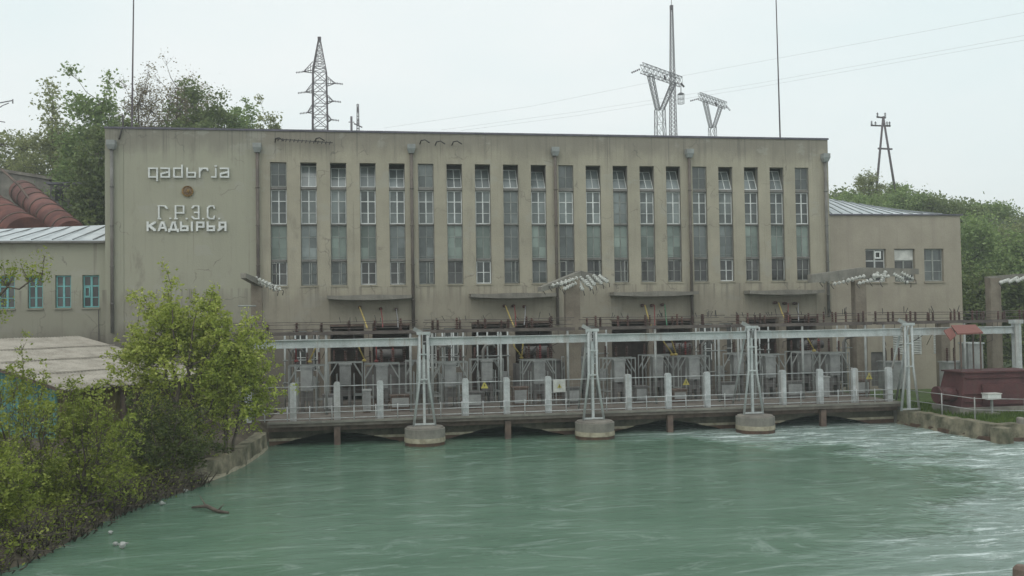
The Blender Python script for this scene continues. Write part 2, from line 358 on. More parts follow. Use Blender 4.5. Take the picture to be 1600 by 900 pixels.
# ------------------------------------------------------------------ ground, banks, hills
LB = [(-200,-30), (-80,-14), (-60,-12.5), (-40,-11), (-30,-9.2), (-27,-8.2), (-25,-7.7), (-21,-7.1), (-16.6,-5.5), (-9,-4.7), (0,-4.6), (10,-4.6)]
def xl(y):
    for (a, b), (c, d) in zip(LB, LB[1:]):
        if y <= c: return b + (d-b)*max(0, min(1, (y-a)/(c-a)))
    return LB[-1][1]
SKY = [(-300,20), (-80,19), (-42,17), (-20,14), (0,13), (30,16), (50,19.5), (59,20.3), (69,20.1), (78,18.6), (83,17.2), (88,15.8), (98,13), (120,9), (200,6), (400,5)]
def interp(t, tab):
    for (a, b), (c, d) in zip(tab, tab[1:]):
        if t <= c: return b + (d-b)*max(0, min(1, (t-a)/(c-a)))
    return tab[-1][1]
def sstep(a, b, t):
    t = max(0, min(1, (t-a)/(b-a))); return t*t*(3-2*t)
def hill(x, y):
    H = interp(x*60/max(y, 60) if y > 60 else x, SKY)
    k = sstep(14, 60, y)
    return k*(H-.9)
def hnoise(x, y): return .5*math.sin(x*.31+1.3*math.sin(y*.23)) + .3*math.sin(x*.83+y*.61) + .2*math.sin(x*1.7-y*1.3)
def gz(x, y):
    if y > -1.5:
        z = .5 + hill(x, y) + (hnoise(x, y)*.5*sstep(14, 40, y))
        if y < 8 and x > -4.7 and x < 24.6 and y < -0.4: z = -1.6
        return z
    if y < -150: return 1.5
    x0 = xl(y)
    if x < x0 + 2:
        z = (x0-x)*.62 + .08*hnoise(x*3, y*3)
        return max(-1.6, min(.62 + .1*hnoise(x*2, y*2) + .35*sstep(2, 6, x0-x), z))
    if y < -14.2: return -1.6 if x < 140 else 1
    return .3 if x > 24.9 else -1.6
def lin(a, b, s):
    n = max(1, round((b-a)/s)); return [a+(b-a)*i/n for i in range(n)]
xs = lin(-400,-60,20) + lin(-60,-14,2) + lin(-14,-2,.35) + lin(-2,24,2) + lin(24,26,.5) + lin(26,110,3) + lin(110,400,29) + [400]
ys = lin(-150,-50,10) + lin(-50,-32,2) + lin(-32,-8,.5) + lin(-8,0,1) + lin(0,14,2) + lin(14,66,2) + lin(66,120,9) + lin(120,600,60) + [600]
g = MB(); g.v = [(x, y, gz(x, y)) for y in ys for x in xs]; nx = len(xs)
for j in range(len(ys)-1):
    for i in range(nx-1):
        g.f.append((j*nx+i, j*nx+i+1, (j+1)*nx+i+1, (j+1)*nx+i)); g.sm.append(True)
ground = tag(g.build('ground', M['earth']), kind='structure')
# the green hillside material is used on the faces behind the buildings
ground.data.materials.append(M['hillside'])
for p in ground.data.polygons:
    if p.center.y > 10: p.material_index = 1

# river
def water_mat():
    m = bpy.data.materials.new('river_water'); m.use_nodes = True; nt = m.node_tree; nt.nodes.clear(); L = nt.links.new
    out = node(nt, 'ShaderNodeOutputMaterial'); b = node(nt, 'ShaderNodeBsdfPrincipled', Roughness=.1, IOR=1.33)
    L(b.outputs[0], out.inputs[0]); g = node(nt, 'ShaderNodeNewGeometry'); sp = node(nt, 'ShaderNodeSeparateXYZ'); L(g.outputs['Position'], sp.inputs[0])
    def noise(scale, stretch, detail=5, rough=.6, rot=0, dist=0):
        mp = node(nt, 'ShaderNodeMapping'); mp.inputs['Scale'].default_value = stretch; mp.inputs['Rotation'].default_value = (0, 0, rot); L(g.outputs['Position'], mp.inputs[0])
        n = node(nt, 'ShaderNodeTexNoise', Scale=scale, Detail=detail, Roughness=rough, Distortion=dist); L(mp.outputs[0], n.inputs['Vector']); return n.outputs['Fac']
    def math_(op, a, b_=None, c=None, clamp=False):
        n = node(nt, 'ShaderNodeMath', operation=op); n.use_clamp = clamp
        for i, v in enumerate((a, b_, c)):
            if v is None: continue
            if isinstance(v, (int, float)): n.inputs[i].default_value = v
            else: L(v, n.inputs[i])
        return n.outputs[0]
    def mr(v, a, b_, c=0, d=1):
        n = node(nt, 'ShaderNodeMapRange', interpolation_type='SMOOTHSTEP'); L(v, n.inputs[0])
        for i, q in enumerate((a, b_, c, d)): n.inputs[i+1].default_value = q
        return n.outputs[0]
    X, Y = sp.outputs[0], sp.outputs[1]
    # rough current: beyond a warped arc on the right and across the near right
    dx = math_('MULTIPLY', math_('ADD', X, -5.5), .068); dy = math_('MULTIPLY', math_('ADD', Y, 19.5), .108)
    rr = math_('SQRT', math_('ADD', math_('MULTIPLY', dx, dx), math_('MULTIPLY', dy, dy)))
    rr = math_('ADD', rr, math_('MULTIPLY', math_('ADD', noise(.35, (1, 1, 1), 4, .65), -.5), .85))
    turb = mr(rr, .88, 1.12)
    turb = math_('MULTIPLY', turb, mr(X, 8.0, 16.5))
    # outflow boil at the third and fourth outlets
    bx = math_('MULTIPLY', math_('ADD', X, -20.5), .2); by = math_('MULTIPLY', math_('ADD', Y, 9.8), .55)
    boil = mr(math_('SQRT', math_('ADD', math_('MULTIPLY', bx, bx), math_('MULTIPLY', by, by))), .25, 1.3, 1, 0)
    area = math_('MAXIMUM', turb, math_('MULTIPLY', boil, .75))
    streak = noise(1.0, (.55, 2.6, 1), 7, .66, rot=.10, dist=.5)
    patch = noise(.16, (1, 1.7, 1), 4, .6)
    f1 = math_('MULTIPLY', mr(streak, .50, .66), area)
    thin = math_('MULTIPLY', mr(noise(1.3, (.32, 2.8, 1), 6, .72, rot=-.08), .60, .72), mr(patch, .42, .58))
    swirl = mr(noise(.55, (.6, 1.5, 1), 8, .72, rot=.25, dist=2.2), .52, .66)
    sky_glint = math_('MULTIPLY', mr(noise(4.5, (.30, 1.6, 1), 4, .7), .68, .74), mr(noise(.5, (.7, 1.3, 1), 3, .6), .48, .60))  # bits of sky mirrored by ripples, painted as white flecks
    grain = mr(noise(9, (.6, 1.6, 1), 5, .8), .40, .62, .35, 1)
    crest = math_('MULTIPLY', mr(noise(.9, (.35, 2.2, 1), 8, .75, rot=.18, dist=1.0), .55, .62), area)
    foam_glint = math_('ADD', math_('MULTIPLY', math_('MULTIPLY', f1, .9), grain), math_('MULTIPLY', thin, .20), clamp=True)
    foam_glint = math_('ADD', foam_glint, math_('MULTIPLY', swirl, .15), clamp=True); foam_glint = math_('ADD', foam_glint, math_('MULTIPLY', sky_glint, .75), clamp=True); foam_glint = math_('ADD', foam_glint, math_('MULTIPLY', crest, .95), clamp=True)  # foam mask also carries the painted sky glints
    body = node(nt, 'ShaderNodeValToRGB'); e = body.color_ramp.elements
    e[0].position = .32; e[0].color = (.090,.166,.114, 1); e[1].position = .68; e[1].color = (.135,.222,.162, 1); L(noise(.28, (.7, 1.6, 1), 5, .6), body.inputs[0])
    # sky reflected by the rippled current, painted in as a paler water colour
    ca = node(nt, 'ShaderNodeMixRGB'); L(math_('MULTIPLY', area, .8), ca.inputs[0]); L(body.outputs[0], ca.inputs[1]); ca.inputs[2].default_value = (.30,.38,.35,1)
    cf_ = node(nt, 'ShaderNodeMixRGB'); L(foam_glint, cf_.inputs[0]); L(ca.outputs[0], cf_.inputs[1]); cf_.inputs[2].default_value = (.70,.78,.76, 1)
    L(cf_.outputs[0], b.inputs['Base Color'])
    L(math_('ADD', math_('MULTIPLY', foam_glint, .5), .07), b.inputs['Roughness'])
    w1 = noise(.8, (.8, 1.8, 1), 3, .5); w2 = noise(3.2, (.7, 1.9, 1), 6, .68, rot=.15)
    amp = math_('ADD', math_('MULTIPLY', area, 1.75), .25)
    hgt = math_('MULTIPLY', math_('ADD', w1, math_('MULTIPLY', w2, .36)), amp)
    bn = node(nt, 'ShaderNodeBump', Strength=.6, Distance=.22); L(hgt, bn.inputs['Height']); L(bn.outputs[0], b.inputs['Normal'])
    return m
wv = MB(); wx = lin(-40,-10,6)+lin(-10,30,.5)+lin(30,140,10)+[140]; wy = lin(-150,-40,10)+lin(-40,-4,.5)+lin(-4,-.6,1)+[-.6]
from mathutils import noise as mn
for y in wy:
    for x in wx:
        t = sstep(8, 20, x)*sstep(-6, -20, y) if y > -40 else 0
        a = .015 + .05*t
        wv.v.append((x, y, a*mn.noise((x*.8, y*1.3, 0))*1.6))
nx = len(wx)
for j in range(len(wy)-1):
    for i in range(nx-1): wv.f.append((j*nx+i, j*nx+i+1, (j+1)*nx+i+1, (j+1)*nx+i)); wv.sm.append(True)
tag(wv.build('water', water_mat()), kind='structure')

# right bank: a level lawn behind the river wall
bank = MB(); bank.box(25.0, 75, -14.6, 2, .2, .655)
tag(bank.build('grass_bank', M['grassground']), kind='structure')
yard = MB(); yard.box(24.62, 24.99, -8.6, -.42, .2, .66)
tag(yard.build('yard', M['deck']), kind='structure')

def rough_wall(pts, z0, z1, th, m, parent, name='wall', seed=0, cap=True):
    """masonry wall following pts (x,y), uneven faces; left side of the direction is its back"""
    rnd = random.Random(seed); s = MB(); P = []
    for (a, b) in zip(pts, pts[1:]):
        a, b = V(*a, 0), V(*b, 0); n = max(1, int((b-a).length/.35))
        for i in range(n): P.append(a+(b-a)*i/n)
    P.append(V(*pts[-1], 0)); zs = [z0 + (z1-z0)*k/6 for k in range(7)]; k0 = 0; rows = []
    for i, p in enumerate(P):
        d = (P[min(i+1, len(P)-1)]-P[max(i-1, 0)]).normalized(); nn = V(-d.y, d.x, 0)
        top = rnd.uniform(-.03, .03); row = []
        for k, z in enumerate(zs): row.append(p - nn*(rnd.uniform(-.035, .035) + .10*(1-k/6)) + V(0, 0, z + (top if k == 6 else 0)))
        row.append(p + nn*th + V(0, 0, z1+top)); row.append(p+nn*th+V(0, 0, z0)); rows.append(row)
    m_ = len(rows[0]); s.v = [tuple(q) for r_ in rows for q in r_]
    for i in range(len(rows)-1):
        for k in range(m_-1): a = i*m_+k; s.f.append((a, a+m_, a+m_+1, a+1)); s.sm.append(False)
    for i in (0, len(rows)-1):
        s.f.append(tuple(i*m_+k for k in range(m_))); s.sm.append(False)
    return s.build(name, m, parent, world=True)

t = thing('river_wall', 'low weathered stone river wall below the grass, right of the deck', 'retaining wall', (24.7,-12,0))
RW = [(24.55,-8.95), (24.62,-12.2), (24.85,-15.0), (26.6,-15.4), (30,-15.3), (40,-15.2), (70,-15.2)]
rough_wall(RW, -1, .68, .55, M['stonewall'], t, 'masonry', 3)
rough_wall([(x-.02 if x < 25 else x, y-.05) for x, y in RW], -1, .16, .2, M['wetband'], t, 'wet_footing', 5)
c = MB()
bx_ = at(1572,680,-15.7).x; c.box(bx_-.32, bx_+.32, -15.72, -15.20, -.4, .60)
c.build('buttress', M['stonewall'], t, world=True)
t = thing('river_wall', 'curved concrete river wall with a pale edge under the leafy left tree', 'retaining wall', (-5,-12,0))
rough_wall([(-6.5,-18.2), (-5.75,-17.0), (-5.2,-15.4), (-4.82,-13.5), (-4.6,-11.4), (-4.5,-9.36)], -1, .66, .5, M['stonewall'], t, 'masonry', 9)
rough_wall([(-6.46,-18.24), (-5.71,-17.03), (-5.15,-15.4), (-4.77,-13.5), (-4.55,-11.4), (-4.45,-9.36)], -1, .12, .2, M['scum'], t, 'pale_footing', 11)

# ------------------------------------------------------------------ main hall
WX = [-4.9 + 1.5535*i for i in range(20)]; HW = .425
ZT = [(12.36,13.68), (10.40,12.24), (8.50,10.34), (7.13,8.40)]
X0, X1, TOP = -13.55, 26.27, 15.42
hall = thing('power_station_hall', 'long tall beige stucco power station hall with four tiers of narrow windows', 'building', (6.4, 8, .6))
NI = [(-2.3,1.9), (5.25,9.7), (13.1,17.8), (21.0,25.3)]
holes = []
for x in WX:
    holes.append((x-HW, x+HW, 7.13, 13.68))
for a, b in NI: holes.append((a, b, 1.0, 5.05))
LOW = [(-4.2,-3.5), (-3.2,-2.6), (2.55,3.35), (3.75,4.55), (10.5,11.2), (11.6,12.3), (18.2,19.0), (19.4,20.2)]
for a, b in LOW: holes.append((a, b, 2.6, 4.75))
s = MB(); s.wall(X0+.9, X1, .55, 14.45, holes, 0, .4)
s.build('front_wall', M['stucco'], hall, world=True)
s = MB(); s.box(X0, X0+.9, -.03, .4, .55, 14.45)
s.build('corner_pilaster', M['stucco_left'], hall, world=True)
s = MB(); s.box(X0, X1, 0, .4, 14.45, TOP-.10)
s.build('parapet', M['stucco'], hall, world=True)
s = MB(); s.box(X0-.04, X1+.04, -.06, .46, TOP-.098, TOP)
s.build('coping', M['coping'], hall, world=True)
s = MB()
s.box(X0, X0+.4, .402, 16, .55, TOP-.102); s.box(X1-.4, X1, .402, 16, .55, TOP-.102); s.box(X0+.402, X1-.402, 15.6, 16, .55, TOP-.102)
s.build('rear_wall', M['stucco_left'], hall, world=True)
s = MB(); s.box(X0+.402, X1-.402, .402, 15.598, 14.4, 14.8); s.build('roof', M['coping'], hall, world=True)
s = MB(); s.box(X0+.45, X1-.45, 1.5, 1.6, 6.7, 14.3); s.build('inner_wall', M['inner'], hall, world=True)
s = MB(); s.box(X0+.45, X1-.45, 5.0, 5.1, .8, 6.5); s.box(X0+.45, X1-.45, .45, 4.98, 6.6, 6.69); s.build('inner_floor', M['dark_int'], hall, world=True)

def sash(w_, z0, z1, y, rows, cols, bw=.045, splits=None, mull=.06):
    s = MB(); d = .05
    s.box(-w_, -w_+bw, y, y+d, z0, z1); s.box(w_-bw, w_, y, y+d, z0, z1)
    s.box(-w_+bw, w_-bw, y+.001, y+d-.001, z0, z0+bw); s.box(-w_+bw, w_-bw, y+.001, y+d-.001, z1-bw, z1)
    for i in range(1, cols):
        x = -w_+2*w_*i/cols; s.box(x-mull/2, x+mull/2, y-.004, y+d-.004, z0+bw, z1-bw)
    zz = splits if splits is not None else [z0+(z1-z0)*k/rows for k in range(1, rows)]
    for k, z in enumerate(zz):
        h = bw if k == 0 and splits else bw*.6
        s.box(-w_+bw, w_-bw, y+.004, y+d-.008, z-h/2, z+h/2)
    return s
def pane(w_, z0, z1, y):
    s = MB(); s.quad((-w_, y, z0), (w_, y, z0), (w_, y, z1), (-w_, y, z1)); return s
def pmesh(mb, name, m):
    o = mb.build(name, m); return o
def instance(proto, parent, loc, rot=None):
    o = proto.copy(); COL.objects.link(o); o.parent = parent
    o.location = loc
    if rot: o.rotation_euler = rot
    return o
def window(parent, x, z0, z1, fr, pn, y=.2, w_=HW, rows=2, cols=2, tilt=0, splits=None, bw=.045, name='window', mull=.06):
    """window frame with its pane as child; origin at the sill"""
    h = z1-z0
    f = sash(w_-.02, .0, h, 0, rows, cols, bw, [q-z0 for q in splits] if splits else None, mull).build(name, fr, parent)
    b = base(parent); f.location = (x-b.x, y-b.y, z0-b.z)
    if tilt: f.rotation_euler = (-tilt, 0, 0)
    p = pane(w_-.03, .01, h-.01, .03).build('pane', pn, f)
    return f
rw = random.Random(12)
for i, x in enumerate(WX):
    closed = i in (0, 5, 10, 15)
    if i == 19: closed = True
    window(hall, x, 12.40, 13.66, M['grey_frame'] if closed else M['white_frame'], M['pane'] if closed else M['pane_tilt'], y=.14, tilt=0 if closed else rw.uniform(.34, .62), bw=.035, mull=.035)
    frosty = i in (8, 12)
    window(hall, x, 10.42, 12.22, M['grey_frame'] if frosty else M['white_frame'], M['pane_lt'] if frosty else rw.choice([M['pane'], M['pane'], M['pane_lt']]), y=.17, splits=[11.62, 11.0], rows=3)
    f = window(hall, x, 8.52, 10.33, M['grey_frame'], rw.choice([M['frost'], M['frost'], M['frost'], M['pane_lt']]), y=.19, splits=[9.7, 8.66], bw=.03, mull=.03)
    wh = i in (3, 7, 16)
    window(hall, x, 7.15, 8.38, M['white_frame'] if wh or i in (0, 4) else M['grey_frame'], rw.choice([M['pane_dark'], M['pane'], M['pane_dark']]), y=.19, bw=.055 if wh else .04, mull=.05)
    s = MB()      # one frame of uprights and transoms fills the whole slot
    for z0, z1 in ((12.24,12.38), (10.34,10.40), (8.40,8.50)): s.box(x-HW+.022, x+HW-.022, .03 if z0 > 12 else .08, .3, z0, z1)
    s.box(x-HW+.002, x-HW+.02, .1, .29, 7.14, 13.67); s.box(x+HW-.02, x+HW-.002, .1, .29, 7.14, 13.67)
    s.build('transom', M['pipe_grey'], hall, world=True)
    if not wh and rw.random() < .75:      # an opened casement leaf standing into the room or out
        a = rw.uniform(.6, 1.2); s = MB(); w2 = .36
        for p, q in (((0,0,0),(w2,0,0)), ((0,0,1.12),(w2,0,1.12)), ((0,0,.56),(w2,0,.56)), ((0,0,0),(0,0,1.12)), ((w2,0,0),(w2,0,1.12))): s.bar(p, q, .035)
        side = rw.choice((-1, 1)); f = s.build('casement', M['grey_frame'], hall)
        b = base(hall); f.location = (x-side*.37-b.x, .13-b.y, 7.2-b.z); f.rotation_euler = (0, 0, -a if side > 0 else math.pi+a)
    s = MB(); s.box(x-HW-.04, x+HW+.04, -.05, .1, 7.06, 7.128); s.build('window_sill', M['stucco'], hall, world=True)
for a, b in LOW:
    f = window(hall, (a+b)/2, 2.62, 4.73, M['white_frame'], M['pane_dark'], y=.12, w_=(b-a)/2, rows=3, cols=2)

# niches: recessed wells behind the transformers
for k, (a, b) in enumerate(NI):
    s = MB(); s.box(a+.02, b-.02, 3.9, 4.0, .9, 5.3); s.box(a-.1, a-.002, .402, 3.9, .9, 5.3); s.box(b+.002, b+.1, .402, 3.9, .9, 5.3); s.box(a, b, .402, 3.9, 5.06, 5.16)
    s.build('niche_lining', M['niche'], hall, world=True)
    s = MB(); c = (a+b)/2 - .1
    s.box(c-.22, c+.22, -.35, .1, .9, 5.05); s.build('column', M['concrete_brown'], hall, world=True)
    # shallow recessed panel look: two raised plaster strips and a concrete canopy above
    for q0, q1 in ((a-.12, a), (b, b+.12)):
        s = MB(); s.box(q0, q1, -.03, 0, 5.05, 6.45); s.build('panel_strip', M['stucco'], hall, world=True)
    s = MB(); n = 14
    top = []; bot = []
    for i in range(n+1):
        t_ = i/n; x = a-.1+(b-a+.2)*t_; sag = .10*(1-(2*t_-1)**2)
        top.append((x, 6.58 - .02*math.sin(t_*9))); bot.append((x, 6.40 - sag*.9))
    s.prism(bot + top[::-1], -.85, -.02)
    s.build('canopy', M['concrete'], hall, world=True)
    s = MB(); s.box(a, b, -.06, 0, 4.93, 5.05); s.build('lintel', M['rust'], hall, world=True)

# downpipes with hopper heads
for x, zt in ((-13.18,14.55), (-5.95,14.5), (2.1,14.55), (10.0,14.5), (17.75,14.5), (26.0,14.35)):
    s = MB(); s.tube([(x, -.16, zt-.3), (x, -.16, 4.8 if x < 25 else 5.0)], .085, 10)
    for z in (12.3, 10.3, 8.2, 6.3): s.tube([(x, -.16, z-.03), (x, -.16, z+.03)], .11, 10)
    dp = s.build('downpipe', M['pipe_brown'] if x > -6 and x < 25 else M['pipe_grey'], hall, world=True)
    s = MB(); s.hexa([(x-.14,-.3,zt-.35),(x+.14,-.3,zt-.35),(x+.14,-.03,zt-.35),(x-.14,-.03,zt-.35),(x-.21,-.4,zt-.12),(x+.21,-.4,zt-.12),(x+.21,-.03,zt-.12),(x-.21,-.03,zt-.12)])
    s.box(x-.21, x+.21, -.4, -.03, zt-.118, zt+.12)
    s.build('hopper', M['hopper'], dp).location = -base(hall)
# pigeons' ledge pipes and bent brackets high on the wall
def bracket(px, py):
    p = at(px, py, -.05); s = MB()
    s.tube([p, p+V(.05,-.35,.12), p+V(.25,-.5,.14), p+V(.5,-.5,-.02)], .035, 6); s.build('pipe_bracket', M['cable_dark'], hall, world=True)
for a in ((656,225), (680,227), (706,227), (430,222), (493,222)): bracket(*a)
s = MB(); s.bar(at(430,217,-.3), at(520,223,-.3), .04)
for i in range(14):
    p = at(434+i*6.2, 218+i*.4, -.3); s.bar(p+V(0,0,-.09), p+V(.06,0,.07), .05)
s.build('roosting_wire', M['cable_dark'], hall, world=True)

# lettering --------------------------------------------------------
def glyph(strokes, th, w_, h, dots=()):
    """raster a stroke glyph on a fine grid, return quads of a raised letter"""
    c = .025; nx_, nz_ = int((w_+2*th)/c)+2, int((h+3*th+.5)/c)+2; ox, oz = -th, -th-.3
    g_ = np.zeros((nx_, nz_), bool)
    for i in range(nx_):
        for j in range(nz_):
            px, pz = ox+(i+.5)*c, oz+(j+.5)*c
            for st in strokes:
                for (ax, az), (bx, bz) in zip(st, st[1:]):
                    dx, dz = bx-ax, bz-az; L2 = dx*dx+dz*dz or 1e-9
                    t_ = max(0, min(1, ((px-ax)*dx+(pz-az)*dz)/L2)); 
                    if max(abs(px-ax-t_*dx), abs(pz-az-t_*dz)) < th/2: g_[i, j] = True
    s = MB(); y0, y1 = -.13, -.03
    G = lambda i, j: 0 <= i < nx_ and 0 <= j < nz_ and g_[i, j]
    for i in range(nx_):
        for j in range(nz_):
            if not g_[i, j]: continue
            a, b, c_, d = ox+i*c, ox+(i+1)*c, oz+j*c, oz+(j+1)*c
            s.quad((a,y0,c_),(b,y0,c_),(b,y0,d),(a,y0,d)); s.quad((b,y1,c_),(a,y1,c_),(a,y1,d),(b,y1,d))
            if not G(i-1, j): s.quad((a,y1,c_),(a,y0,c_),(a,y0,d),(a,y1,d))
            if not G(i+1, j): s.quad((b,y0,c_),(b,y1,c_),(b,y1,d),(b,y0,d))
            if not G(i, j-1): s.quad((a,y1,c_),(b,y1,c_),(b,y0,c_),(a,y0,c_))
            if not G(i, j+1): s.quad((a,y0,d),(b,y0,d),(b,y1,d),(a,y1,d))
    return s
w_, h = .40, .46
GL = {
 'q': [[(w_,0),(w_,h),(0,h),(0,0),(w_,0)], [(w_,0),(w_,-.17)]],
 'a': [[(0,h),(w_,h),(w_,0),(0,0),(0,.17),(w_,.27)]],
 'd': [[(w_,h),(0,h),(0,0),(w_,0),(w_,h+.14)]],
 'soft': [[(0,h),(0,0),(w_,0),(w_,.22),(0,.22)]],
 'r': [[(0,0),(0,h)], [(0,.3),(.14,h),(w_*.95,h)], [(w_*.95,h),(w_,.36)]],
 'j': [[(0,0),(.2,0),(.2,h-.03)], [(.17,h+.12),(.23,h+.12)]],
}
H2, W2 = .66, .40
G2 = {
 'G': [[(0,0),(0,H2)], [(-.06,H2),(W2*.75,H2),(W2,H2-.12)], [(-.07,0),(.07,0)]],
 '.': [[(0,0),(.02,0)]],
 'P': [[(0,0),(0,H2)], [(0,H2),(W2,H2),(W2,.3),(0,.3)], [(-.07,0),(.07,0)]],
 'E': [[(0,H2-.1),(.09,H2),(W2*.8,H2),(W2*.8,0),(.09,0),(0,.1)], [(.12,.33),(W2*.8,.33)]],
 'S': [[(W2*.85,H2-.12),(W2*.75,H2),(.1,H2),(0,H2-.1),(0,.1),(.1,0),(W2*.75,0),(W2*.85,.12)]],
}
H3, W3 = .40, .36
G3 = {
 'K': [[(0,0),(0,H3)], [(.04,.2),(W3-.02,H3)], [(.1,.22),(W3,0)]],
 'A': [[(0,0),(.14,H3),(.22,H3),(W3,0)], [(.09,.13),(.27,.13)]],
 'D': [[(.04,.04),(.14,H3),(.24,H3),(W3-.04,.04)], [(-.03,-.06),(-.03,.03),(W3+.03,.03),(W3+.03,-.06)]],
 'soft': [[(0,H3),(0,0),(W3-.04,0),(W3-.04,.2),(0,.2)]],
 'I': [[(0,0),(0,H3)]],
 'P': [[(0,0),(0,H3),(W3-.04,H3),(W3-.04,.17),(0,.17)]],
 'Y': [[(W3,0),(W3,H3),(.04,H3),(.04,.18),(W3,.18)], [(.2,.18),(0,0)]],
}
def lettering(label, items, G_, th, H):
    p = at(items[0][1], items[0][2], 0); root = thing('wall_lettering', label, 'lettering', (p.x, -.001, p.z))
    for ch, px, py in items:
        q = at(px, py, 0); ww = max(x for st in G_[ch] for x, _ in st)
        o = glyph(G_[ch], th, ww, H).build('letter', M['letter'], root); o.location = (q.x-p.x, 0, q.z-p.z)
lettering('raised white lowercase Latin lettering at the top of the blank wall', [(c_, px, 277) for c_, px in zip(('q','a','d','soft','r','j','a'), (233.5,252.5,272.5,293,312.5,331.5,345))], GL, .085, .6)
lettering('thin white initials Г.Р.Э.С. below the round gold emblem', [('G',249,342), ('.',266.5,341.5), ('P',275,342), ('.',292,342), ('E',301,342), ('.',317.5,342), ('S',325,342), ('.',342.5,342)], G2, .062, H2)
lettering('bold white capitals КАДЫРЬЯ, lowest line of lettering on the wall', [(c_, px, 360) for c_, px in zip(('K','A','D','soft','I','P','soft','Y'), (231.5,249,266,283.5,300.5,308.5,325,342))], G3, .10, H3)
# round emblem
p = at(293.5, 299, 0); em = thing('wall_emblem', 'small round golden brown wreath emblem between the lines of lettering', 'emblem', (p.x, 0, p.z))
s = MB(); s.lathe((0,-.02,0), [(0,.22),(.06,.22),(.08,.17)], (0,-1,0), 20); s.build('disc', M['gold_dark'], em)
s = MB()
for k in range(22):
    a = math.pi*(-.42) + k/21*math.pi*1.84
    c0 = V(math.sin(a+math.pi)*-.25, -.07, -math.cos(a)*.25*-1*-1)
    d = V(math.cos(a), 0, math.sin(a)); s.bar(c0-d*.05, c0+d*.05, .075, .06)
s.build('wreath', M['gold'], em)
s = MB(); s.tube([(.07*math.cos(a_)+.0, -.125, .07*math.sin(a_)) for a_ in [R(-140+20*k) for k in range(12)]], [.012+.012*math.sin(k/11*math.pi) for k in range(12)], 6)
s.bar((-.07,-.135,-.08), (.05,-.135,.06), .028); s.bar((.01,-.14,.085), (.085,-.14,.02), .045)
s.build('hammer_and_sickle', M['gold'], em)

# ------------------------------------------------------------------ left wing
lw = thing('left_wing', 'low beige wing with turquoise framed windows left of the tall hall', 'building', (-20,5,.6))
LWX = []
for a, b in ((86,111), (128.5,155), (43,67), (-3,23), (-46,-22)):
    p, q = at(a, 430, .3), at(b, 430, .3); LWX.append((p.x, q.x))
s = MB(); s.wall(-34, X0-.02, .55, 9.58, [(a, b, 6.12, 7.80) for a, b in LWX], .3, .65); s.build('front_wall', M['stucco_left'], lw, world=True)
s = MB(); s.box(-34, -33.6, .652, 9, .55, 9.5); s.box(-33.59, X0-.02, 8.6, 9, .55, 9.5); s.build('rear_wall', M['stucco_left'], lw, world=True)
for k, (a, b) in enumerate(LWX):
    x = (a+b)/2; window(lw, x, 6.14, 7.78, M['blue_frame'], M['pane_dark'], y=.44, w_=(b-a)/2, splits=[7.24, 6.66], bw=.06, mull=.10)
    if k == 1:
        s = MB(); s.wall(x-.34, x-.07, 6.68, 7.2, [(x-.285, x-.125, 6.74, 7.14)], .415, .438); s.build('vent_sash', M['blue_frame'], lw, world=True)
    s = MB(); s.box(a-.04, b+.04, .22, .44, 6.05, 6.118); s.build('window_sill', M['stucco_left'], lw, world=True)
s = MB(); rz0 = 9.58; e = [(-34.2,.05,rz0), (X0-.03,.05,rz0), (X0-.03,4.4,rz0+1.25), (-19.6,4.4,rz0+1.0), (-34.2,4.4,rz0+.4)]
s.v = [tuple(q) for q in e] + [(x, y, z-.06) for x, y, z in e]; s.f = [(0,1,2,3,4), (9,8,7,6,5), (0,5,6,1), (1,6,7,2), (2,7,8,3), (3,8,9,4), (4,9,5,0)]; s.sm = [False]*7
rf = s.build('roof', M['zinc'], lw, world=True)
s = MB()
for k in range(14):
    x = X0-.5-k*.98; zt = rz0+1.2 - max(0, (-14.5-x))*.045; s.bar((x-.1,.05,rz0+.03), (x+.45,4.35,zt+.03), .05, .05)
s.build('roof_seam', M['seam'], rf).location = -base(lw)
s = MB(); s.box(-34.2, X0-.03, -.02, .29, 9.44, 9.53); s.build('eaves_gutter', M['pipe_grey'], lw, world=True)
s = MB(); s.tube([at(154,484,.22), at(155,560,.22)], .02, 6); s.build('cable', M['cable_dark'], lw, world=True)

# ------------------------------------------------------------------ right wing
rwg = thing('right_wing', 'lower beige wing with three windows right of the tall hall', 'building', (30,5,.6))
RWX = []
for a, b in ((1353,1385), (1398,1430), (1444.5,1475)):
    p, q = at(a, 420, .1), at(b, 420, .1); RWX.append((p.x, q.x))
LV = []
for a, b in ((1396,1412), (1427,1441), (1459,1470)):
    p, q = at(a, 545, .1), at(b, 545, .1); LV.append((p.x, q.x, 2.7, 4.1))
dr = (at(1362,600,.1).x, at(1387,600,.1).x, .9, 2.9)
s = MB(); s.wall(X1+.02, 34.7, .55, 10.92, [(a, b, 7.0, 8.95) for a, b in RWX] + LV + [dr], .1, .5); s.build('front_wall', M['stucco_right'], rwg, world=True)
s = MB(); s.box(34.3, 34.7, .502, 12, .55, 10.9); s.box(X1+.02, 34.29, 11.6, 12, .55, 10.9); s.build('rear_wall', M['stucco_right'], rwg, world=True)
s = MB(); s.box(X1+.02, 34.85, 0, .62, 10.922, 11.0); s.box(34.3, 34.85, .622, 12, 10.922, 11.0); s.build('coping', M['coping'], rwg, world=True)
